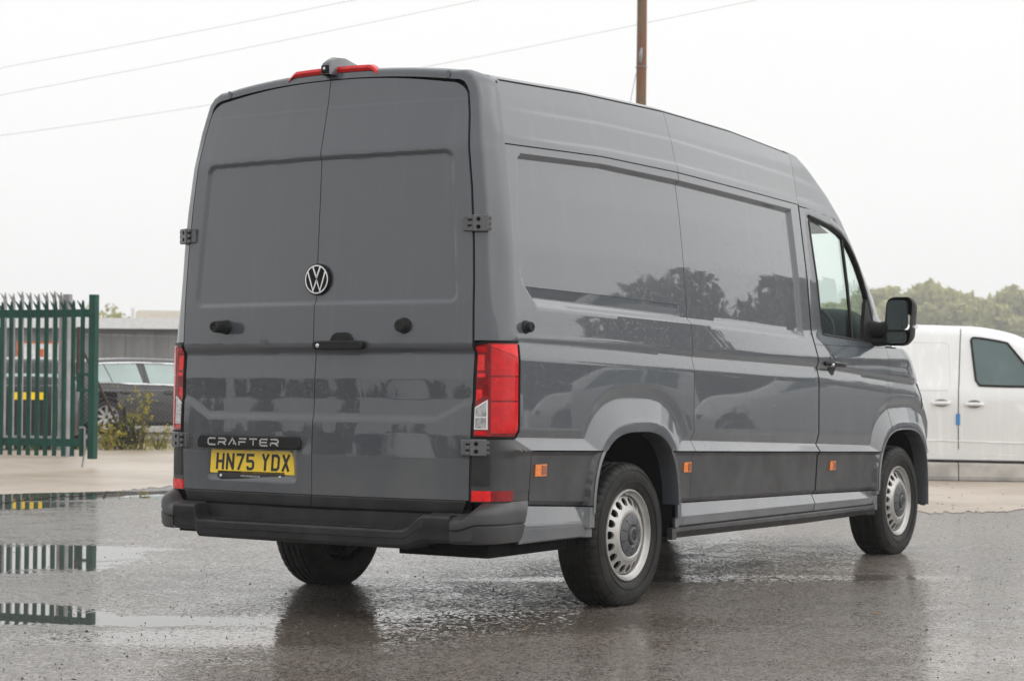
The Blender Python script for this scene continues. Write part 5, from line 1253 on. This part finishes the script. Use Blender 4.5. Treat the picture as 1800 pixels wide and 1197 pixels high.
# ------------------------------------------------------------------ cars
def catmull(xs, ys, x):
    return np.interp(x, xs, ys)
def smooth_itp(pts, x):
    xs, ys = np.array([p[0] for p in pts], float), np.array([p[1] for p in pts], float)
    m_ = np.gradient(ys, xs); i = np.clip(np.searchsorted(xs, x)-1, 0, len(xs)-2); h = xs[i+1]-xs[i]; t_ = np.clip((x-xs[i])/h, 0, 1)
    return (2*t_**3-3*t_**2+1)*ys[i]+(t_**3-2*t_**2+t_)*h*m_[i]+(-2*t_**3+3*t_**2)*ys[i+1]+(t_**3-t_**2)*h*m_[i+1]
def car(name, label, cat, L, Wd, top, belt, axles, wr, mat, wins, rot, loc, group=None, rear=None, tumble=.30, chrome=False, wheelmat='rim_silver', pane='pane_teal', detail=True, handles=(), seams=()):
    """x-axis = along the car, front at +x"""
    o = empty(name, label, cat, group, loc=loc, rz=rot); xs = np.linspace(0, L, 150); hw = Wd/2
    def wid(x): return hw*(1-.16*np.clip((.5-x)/.5, 0, 1)**2.2-.22*np.clip((x-(L-.75))/.75, 0, 1)**2.2)
    def sec(x):
        zt, zb, w_ = float(smooth_itp(top, x)), float(smooth_itp(belt, x)), float(wid(x)); g = max(0.0, zt-zb)
        k = min(1, g/.28); zb = min(zb, zt-.012)
        return [(w_*.90, .20), (w_*.975, .24), (w_*.985, .36), (w_, .52), (w_*.992, zb-.16 if zb > .75 else zb-.1), (w_*.975, zb-.03), (w_*.955, zb), (w_*(.955-tumble*.40*k-.02*(1-k)), zb+g*.45), (w_*(.955-tumble*.72*k-.06*(1-k)), zb+g*.80), (w_*(.955-tumble*.95*k-.12*(1-k)), zb+g*.93), (w_*.50, zt-.010*k), (0, zt)]
    P = []
    for x in xs:
        s_ = np.array(sec(x)); d = np.r_[0, np.cumsum(np.linalg.norm(np.diff(s_, axis=0), axis=1))]
        P.append([(x, y, z) for y, z in s_])
    P = np.array(P); body = MB(); n, m_ = P.shape[:2]; F = []
    for i in range(n-1):
        for j in range(m_-1):
            c = (P[i, j]+P[i+1, j+1])/2
            if j < 5 and any((c[0]-a)**2+(c[2]-wr)**2 < (wr+.05)**2 for a in axles): continue
            F.append((i*m_+j, (i+1)*m_+j, (i+1)*m_+j+1, i*m_+j+1))
    body.add(P.reshape(-1, 3), F); mir = MB(); mir.V = [(x, -y, z) for x, y, z in body.V]; mir.F = [f[::-1] for f in body.F]; body.add(mir.V, mir.F)
    for e in (P[0], P[-1]):
        q = [tuple(p) for p in e]+[(p[0], -p[1], p[2]) for p in e[::-1]]; body.add(q, [tuple(range(len(q)))])
    body.clean(1e-4).obj('body', mat, o, 55)
    MB().box((.15, -hw*.85, .16), (L-.15, hw*.85, .60)).obj('floor_pan', 'gap_black', o, 0)
    def surf(x, v):
        s_ = np.array(sec(x)); y = np.interp(v, [0, .45, .80, .93], s_[6:10, 0]); z = np.interp(v, [0, .45, .80, .93], s_[6:10, 1]); return y, z
    for sd in (1, -1):
        for x0, x1, b0, b1, v0, v1 in wins:
            G = []
            for x in np.linspace(min(x0, b0), max(x1, b1), 26):
                # slanted ends: limits vary with height
                col_ = []
                for v in np.linspace(v0, v1, 9):
                    f = (v-v0)/(v1-v0); lo, hi = lerp(b0, x0, f), lerp(b1, x1, f); xx = lerp(lo, hi, (x-min(x0, b0))/(max(x1, b1)-min(x0, b0))); y, z = surf(xx, v); col_.append((xx, sd*(y+.006), z))
                G.append(col_)
            wo = MB().grid(G).obj('side_window', pane, o, 30)
            if chrome:
                G = np.array(G); loop = np.vstack([G[:, 0], G[-1, 1:], G[::-1, -1][1:], G[0, ::-1][1:-1]])
                if chrome != 'edge': MB().tube(loop, .012, 5, closed=True).obj('window_trim', 'chrome', wo)
        if chrome == 'edge':
            xs0 = [w[2] for w in wins]; lo_, hi_ = min(xs0), max(w[3] for w in wins); xt0, xt1 = min(w[0] for w in wins), max(w[1] for w in wins)
            pts = [(x, .02) for x in np.linspace(lo_, hi_, 24)]+[(x, .80) for x in np.linspace(xt1, xt0, 24)]+[(lerp(xt0, lo_, f)-.05*math.sin(f*math.pi), lerp(.80, .02, f)) for f in (.2, .4, .6, .8)]
            MB().tube([(x, sd*(surf(x, v)[0]+.010), surf(x, v)[1]) for x, v in pts], .020, 6, closed=True).obj('window_trim', 'chrome', o, 60)
        for hx, hz in handles:
            y = float(np.interp(hz, [q[1] for q in sec(hx)[:7]], [q[0] for q in sec(hx)[:7]]))
            MB().tube([(hx-.10, sd*y, hz), (hx-.08, sd*(y+.035), hz), (hx+.08, sd*(y+.035), hz), (hx+.10, sd*y, hz)], .020, 8).obj('door_handle', mat, o)
            MB().prism([(hx+.085*math.cos(k), hz+.048*math.sin(k)) for k in np.linspace(0, 6.28, 14, endpoint=False)], lambda u, v, d: (u, sd*(y+d), v), -.01, .004).obj('handle_cup', 'rubber_black' if 'white' not in mat else 'galvanised', o, 0)
        for sx in seams:
            s_ = sec(sx); pts = [(sx, sd*(y+.0025), z) for y, z in s_[2:10]]
            MB().tube(pts, .005, 5).obj('door_seam', 'interior_dark', o)
    for a in axles:
        for sd in (1, -1):
            y0 = sd*(float(wid(a))-.03)
            wh = MB().lathe([(-.20, wr*.62), (-.20, wr*.95), (-.18, wr), (-.03, wr), (-.004, wr*.95), (.004, wr*.82), (0, wr*.70)], (a, y0, wr), 'y', 40, sd).obj('wheel', 'tyre', o, 40)
            MB().lathe([(-.01, wr*.70), (.004, wr*.68), (0, wr*.64), (-.06, wr*.60)], (a, y0, wr), 'y', 40, sd).obj('rim', wheelmat, wh, 40)
            MB().lathe([(-.10, wr*.66), (-.10, .001)], (a, y0, wr), 'y', 24, sd).obj('brake', 'gap_black', wh)
            if detail:
                for k in range(9):
                    an = 2*math.pi*k/9+.2; c, s_ = math.cos(an), math.sin(an)
                    f = lambda u, v, d: (a+u*c-v*s_, y0+sd*(-.012+d-.02*(1-u/(wr*.64))), wr+u*s_+v*c)
                    MB().prism([(.03, -.028), (wr*.655, -.020), (wr*.655, .020), (.03, .028)], f, -.02, 0).obj('spoke', wheelmat, wh, 0)
            MB().tube([(a+(wr+.05)*math.cos(k), sd*(float(wid(a))*.995), wr+(wr+.05)*math.sin(k)) for k in np.linspace(-.15, math.pi+.15, 24)], .012, 5).obj('wheel_arch', mat, o)
            MB().lathe([(-.30, .001), (-.30, wr+.06), (-.01, wr+.06)], (a, sd*float(wid(a))*.98, wr), 'y', 32, sd).obj('wheel_house', 'gap_black', o)
    return o, sec, surf
car_rot = lambda px0, d0, px1, d1: math.atan2(*(gp(px1, d1)-gp(px0, d0))[::-1])
est_top = [(0, .98), (.05, 1.05), (.30, 1.30), (.75, 1.405), (1.3, 1.45), (2.0, 1.455), (2.6, 1.43), (3.0, 1.36), (3.55, 1.08), (3.8, 1.0), (4.4, .88), (4.75, .66), (4.85, .5)]
est_belt = [(0, .93), (.6, .965), (1.5, .945), (3.0, .90), (3.6, .90), (4.85, .45)]
ed = RT*.88+FW*.475; EST_ROT = math.atan2(ed[1], ed[0]); EST0 = gp(190, 36.8)-ed*1.02-np.array([ed[1], -ed[0]])*0-np.array([-ed[1], ed[0]])*(-.9)
sal, _, _ = car('estate_car', 'dark grey estate car with chrome window trim behind the chain link fence', 'car', 4.85, 1.83, est_top, est_belt, (1.02, 3.74), .325, 'saloon_paint',
    [(.80, .98, .70, 1.12, .03, .78), (1.0, 1.62, 1.14, 1.72, .03, .80), (1.78, 2.55, 1.86, 2.85, .03, .80)], EST_ROT, (EST0[0], EST0[1], .10), chrome='edge', pane='pane_pale', handles=((1.36, .80), (2.22, .79)), seams=(1.76,))
hat_top = [(0, .78), (.04, .98), (.20, 1.20), (.45, 1.40), (.9, 1.47), (1.7, 1.48), (2.3, 1.42), (2.9, 1.06), (3.2, .97), (3.75, .82), (3.9, .55)]
hat_belt = [(0, .76), (.4, .97), (2.8, .92), (3.9, .5)]
hb, _, _ = car('hatchback', 'black hatchback with yellow rear plate behind the palisade fence', 'car', 3.9, 1.60, hat_top, hat_belt, (.72, 3.1), .30, 'black_paint', [(.5, 1.2, .6, 1.3, .05, .8), (1.3, 2.1, 1.35, 2.5, .05, .8)], math.atan2(*(FW*.97-RT*.24)[::-1]), (*gp(52, 30.9), 0))
MB().box((-.02, -.26, .80), (-.005, .26, .915)).obj('number_plate', 'plate_yellow', hb, 0)
MB().add([(.050, -.55, 1.02), (.050, .55, 1.02), (.185, .47, 1.21), (.185, -.47, 1.21)], [(0, 1, 2, 3)]).obj('rear_window', 'pane_pale', hb, 0)
for sd in (1, -1): MB().box((-.012, min(sd*.50, sd*.655), .80), (.05, max(sd*.50, sd*.655), .96)).obj('tail_lamp', 'lens_red', hb, 0, .01)

# white compact van on the right
cv_top = [(0, 1.55), (.06, 1.72), (.35, 1.80), (1.2, 1.835), (2.4, 1.835), (2.9, 1.80), (3.3, 1.68), (3.75, 1.33), (3.95, 1.17), (4.3, 1.06), (4.6, .88), (4.72, .55)]
cv_belt = [(0, 1.12), (1.5, 1.12), (3.0, 1.09), (3.8, 1.06), (4.3, .96), (4.72, .5)]
B0 = 2.62
wv, wsec, wsurf = car('compact_van', 'white compact van with blue tape on its door, parked behind a concrete kerb', 'van', 4.72, 1.86, cv_top, cv_belt, (.92, 3.82), .33, 'white_paint', [(2.74, 3.16, 2.83, 3.62, .03, .80)], car_rot(1700, 23.9, 1860, 23.55), (*(gp(1700, 23.9)-axes(gp(1700, 23.9), gp(1860, 23.55))*B0), 0), tumble=.24, handles=((2.42, .90), (2.80, .89)), seams=(B0,))
for sd in (-1,):
    MB().box((B0-.026, sd*.935-.005, .645), (B0+.018, sd*.935+.005, .775)).obj('blue_tape', 'blue_tape', wv, 0)
    # pressed panel outline and lower swage on the sliding door
    def yv(x, z):
        s_ = wsec(x); return float(np.interp(z, [q[1] for q in s_[:10]], [q[0] for q in s_[:10]]))
    loop = [(1.35, 1.06), (2.50, 1.05), (2.53, 1.09), (2.50, 1.58), (2.46, 1.62), (1.38, 1.62), (1.35, 1.58)]
    MB().tube([(x, sd*(yv(x, z)-.004), z) for x, z in resample(loop, 60)], .009, 6, closed=True).obj('panel_swage', 'white_paint', wv, 60)
    for zz, rr_ in ((.455, .014), (.30, .008)): MB().tube([(x, sd*(yv(x, zz)-.006), zz-.018*(x-2.6)*(1 if zz == .455 else .3)) for x in np.linspace(1.35, 3.4, 30)], rr_, 6).obj('body_swage', 'white_paint', wv, 60)
    MB().tube([(x, sd*(yv(x, .26)+.002), .22) for x in np.linspace(1.3, 3.45, 12)], .007, 6).obj('sill_seal', 'gap_black', wv)
    wb = [(2.75, .03), (2.80, .42), (2.83, .80)]
    pts = [(x, 0.02) for x in np.linspace(2.86, 3.6, 14)]+[(x, .80) for x in np.linspace(3.16, 2.77, 10)]+[(2.745, .76), (2.78, .42), (2.815, .10)]
    MB().tube([(x, sd*(wsurf(x, v)[0]+.006), wsurf(x, v)[1]) for x, v in pts], .014, 6, closed=True).obj('window_seal', 'rubber_black', wv)
# concrete kerb beam in front of it
ka, kb = gp(1450, 23.1), gp(2050, 22.4); kt = np.array([*axes(ka, kb), 0]); kn = np.array([-kt[1], kt[0], 0]); kl = float(np.linalg.norm(kb-ka)); k0 = np.array([*ka, 0]); nseg = 5
kerb = empty('kerb', 'low pale concrete kerb in front of the white van', 'kerb', loc=tuple(k0))
for i in range(nseg):
    a, b = kl*i/nseg+.004, kl*(i+1)/nseg-.004
    prof = [(0, 0), (0, .05), (.05, .20), (.30, .205), (.30, 0)]
    MB().add([kt*s_+kn*n_+np.array([0, 0, z]) for s_ in (a, b) for n_, z in prof], [(0, 1, 6, 5), (1, 2, 7, 6), (2, 3, 8, 7), (3, 4, 9, 8), (0, 4, 3, 2, 1), (5, 6, 7, 8, 9)]).obj('kerb_block', 'old_concrete', kerb, 0, .01)
simple('drain_mat', (.02, .018, .016), .7)
MB().add([kt*s_+kn*n_+np.array([*ka, .007])-0*kt for s_, n_ in ((0, -.16), (kl, -.16), (kl, .01), (0, .01))], [(0, 1, 2, 3)]).obj('gutter_channel', 'drain_mat', None, 0, kind='structure')

# building, far roof, sign
A, Bb = gp(-160, 70), gp(520, 71); bt = axes(A, Bb); bl = float(np.linalg.norm(Bb-A)); ang = math.atan2(bt[1], bt[0])
bd = empty('low_building', 'low grey sheet clad building with white fascia behind the parked cars', 'building', loc=(*A, 0), rz=ang)
npn = 9
for i in range(npn): MB().box((bl*i/npn+.01, 0, 0), (bl*(i+1)/npn-.01, .12+.004*(i % 2), 3.0)).obj('wall_panel', 'sheet_wall', bd, 0)
MB().box((-.2, -.35, 3.0), (bl+.2, 9, 3.40)).obj('roof_fascia', 'fascia_white', bd, 0)
MB().box((-.2, -.38, 2.95), (bl+.2, -.3, 3.02)).obj('eaves_shade_strip', 'interior_dark', bd, 0)  # dark strip standing in for the shade under the eaves
MB().box((0, .14, 0), (bl, 8.8, 2.95)).obj('inner_block', 'interior_dark', bd, 0)
A2 = gp(232, 95); rf = empty('far_shed', 'far shed with shallow beige roof rising behind the low building', 'building', loc=(*A2, 0), rz=ang)
MB().box((0, 0, 0), (9, 8, 4.1)).obj('wall', 'fascia_white', rf, 0)
MB().add([(-.2, -.3, 4.1), (9.2, -.3, 4.1), (9.2, 4, 4.75), (-.2, 4, 4.75), (9.2, 8.3, 4.1), (-.2, 8.3, 4.1)], [(0, 1, 2, 3), (3, 2, 4, 5)]).obj('roof', 'roof_beige', rf, 0)
MB().box((-.09, .2, 4.1), (.09, .6, 4.72)).obj('chimney', 'fascia_white', rf, 0)
sg = empty('sign_board', 'white sign board with orange border behind the palisade fence', 'sign', loc=(*gp(69, 53), 0), rz=ang)
zs0, zs1 = zat(641, 69, 53), zat(601, 69, 53); w2 = .60
MB().box((-w2, -.02, zs0), (w2, .02, zs1)).obj('board', 'sign_white', sg, 0)
for b0, b1 in (((-w2, -.03, zs1-.05), (w2, -.021, zs1)), ((-w2, -.03, zs0), (w2, -.021, zs0+.05)), ((-w2, -.03, zs0+.05), (-w2+.09, -.021, zs1-.05)), ((w2-.06, -.03, zs0+.05), (w2, -.021, zs1-.05)), ((0, -.03, zs0+.2), (.12, -.021, zs0+.42))): MB().box(b0, b1).obj('orange_band', 'sign_orange', sg, 0)
for x in (-.45, .45): MB().box((x-.04, .021, 0), (x+.04, .08, zs1-.1)).obj('leg', 'galvanised', sg, 0)

# telegraph pole and overhead wires
x, y = gp(1124.8, 45); tp = empty('telegraph_pole', 'reddish brown weathered wooden telegraph pole behind the van roof', 'pole', loc=(x, y, 0))
pp = [[(r_*math.cos(a)+.012*math.sin(z*.8), r_*math.sin(a), z) for a in np.linspace(0, 6.283, 24, endpoint=False)] for z, r_ in zip(np.linspace(0, 12.5, 26), np.linspace(.135, .108, 26))]
MB().grid(pp, cv=True).obj('shaft', 'pole_wood', tp, 60)
zb = zat(98, 1124, 45); d3 = -FW
MB().tube([(d3[0]*.11-RT[0]*.03, d3[1]*.11-RT[1]*.03, zb-.17), (d3[0]*.15-RT[0]*.03, d3[1]*.15-RT[1]*.03, zb), (d3[0]*.12, d3[1]*.12, zb+.17)], [.03, .05, .02], 8).obj('bracket', 'galvanised', tp)
MB().tube([tuple(np.array([math.cos(k), math.sin(k), 0])*.128+np.array([0, 0, zb-.26])) for k in np.linspace(0, 6.28, 24, endpoint=False)], .012, 5, closed=True).obj('band', 'galvanised', tp)
MB().tube([(-.12*RT[0], -.12*RT[1], zb-.4), (-.55*RT[0], -.55*RT[1], zb-2.6), (-.62*RT[0], -.62*RT[1], zb-6)], .008, 5).obj('stay_wire', 'cable', tp)
for lab, pts in (('topmost overhead cable at the upper left of the sky', [(-300, 176), (0, 118), (300, 62), (610, 0), (900, -60)]), ('second overhead cable running up across the left sky', [(-300, 222), (0, 166), (415, 86), (830, 0), (1100, -58)]), ('lowest overhead cable passing behind the van and the telegraph pole', [(-300, 275), (0, 238), (370, 183), (780, 110), (1320, 0), (1800, -104)])):
    P3 = []; xs_, ys_ = zip(*pts)
    for px in np.linspace(pts[0][0], pts[-1][0], 40):
        py = float(smooth_itp(pts, px)); g = gp(px, 62); P3.append((g[0], g[1], zat(py, px, 62)))
    MB().tube(P3, .006, 5).obj('overhead_cable', 'cable', None, label=lab, cat='cable', group='overhead cables')

# parked vehicles off to the right and behind, mirrored in the van
mc_top = [(0, .80), (.05, 1.0), (.35, 1.30), (.9, 1.44), (1.6, 1.46), (2.2, 1.42), (3.0, 1.04), (3.3, .97), (3.9, .82), (4.15, .5)]; mc_belt = [(0, .74), (.6, .97), (2.9, .90), (4.15, .46)]
for lab, x, y, rz in (('white hatchback mirrored in the middle panel of the van', 8.0, 24.0, -.45), ('white hatchback mirrored in the front door of the van', 13.4, 26.0, -.5)):
    car('parked_car', lab, 'car', 4.15, 1.78, mc_top, mc_belt, (.8, 3.35), .31, 'white_car_paint', [(.7, 1.3, .75, 1.4, .05, .8), (1.4, 2.1, 1.45, 2.6, .05, .8)], rz, (x, y, 0), 'parked vehicles mirrored in the van', detail=False)
for lab, x, y, rz in (('white van mirrored in the rear side panel of the van', 2.6, 22.5, -.35), ('white van mirrored in the right rear door', -3.5, -25, .9), ('white van mirrored in the left rear door', -9.5, -21, .9)):
    car('parked_van', lab, 'van', 4.72, 1.86, cv_top, cv_belt, (.92, 3.82), .33, 'white_car_paint', [(2.82, 3.16, 2.75, 3.62, .03, .80)], rz, (x, y, 0), 'parked vehicles mirrored in the van', tumble=.24, detail=False)

# ------------------------------------------------------------------ misty air
t = NT('mist'); t.n.remove(t.b); pv = t.n.new('ShaderNodeVolumePrincipled'); pv.inputs['Color'].default_value = C4(.93, .94, .95); pv.inputs['Density'].default_value = .0009; pv.inputs['Anisotropy'].default_value = .0
t.l.new(pv.outputs[0], t.out.inputs['Volume'])
MB().box((-620, -620, -1), (620, 620, 34)).obj('haze', 'mist', None, 0, kind='stuff', label='thin pale mist over the whole yard', cat='mist')
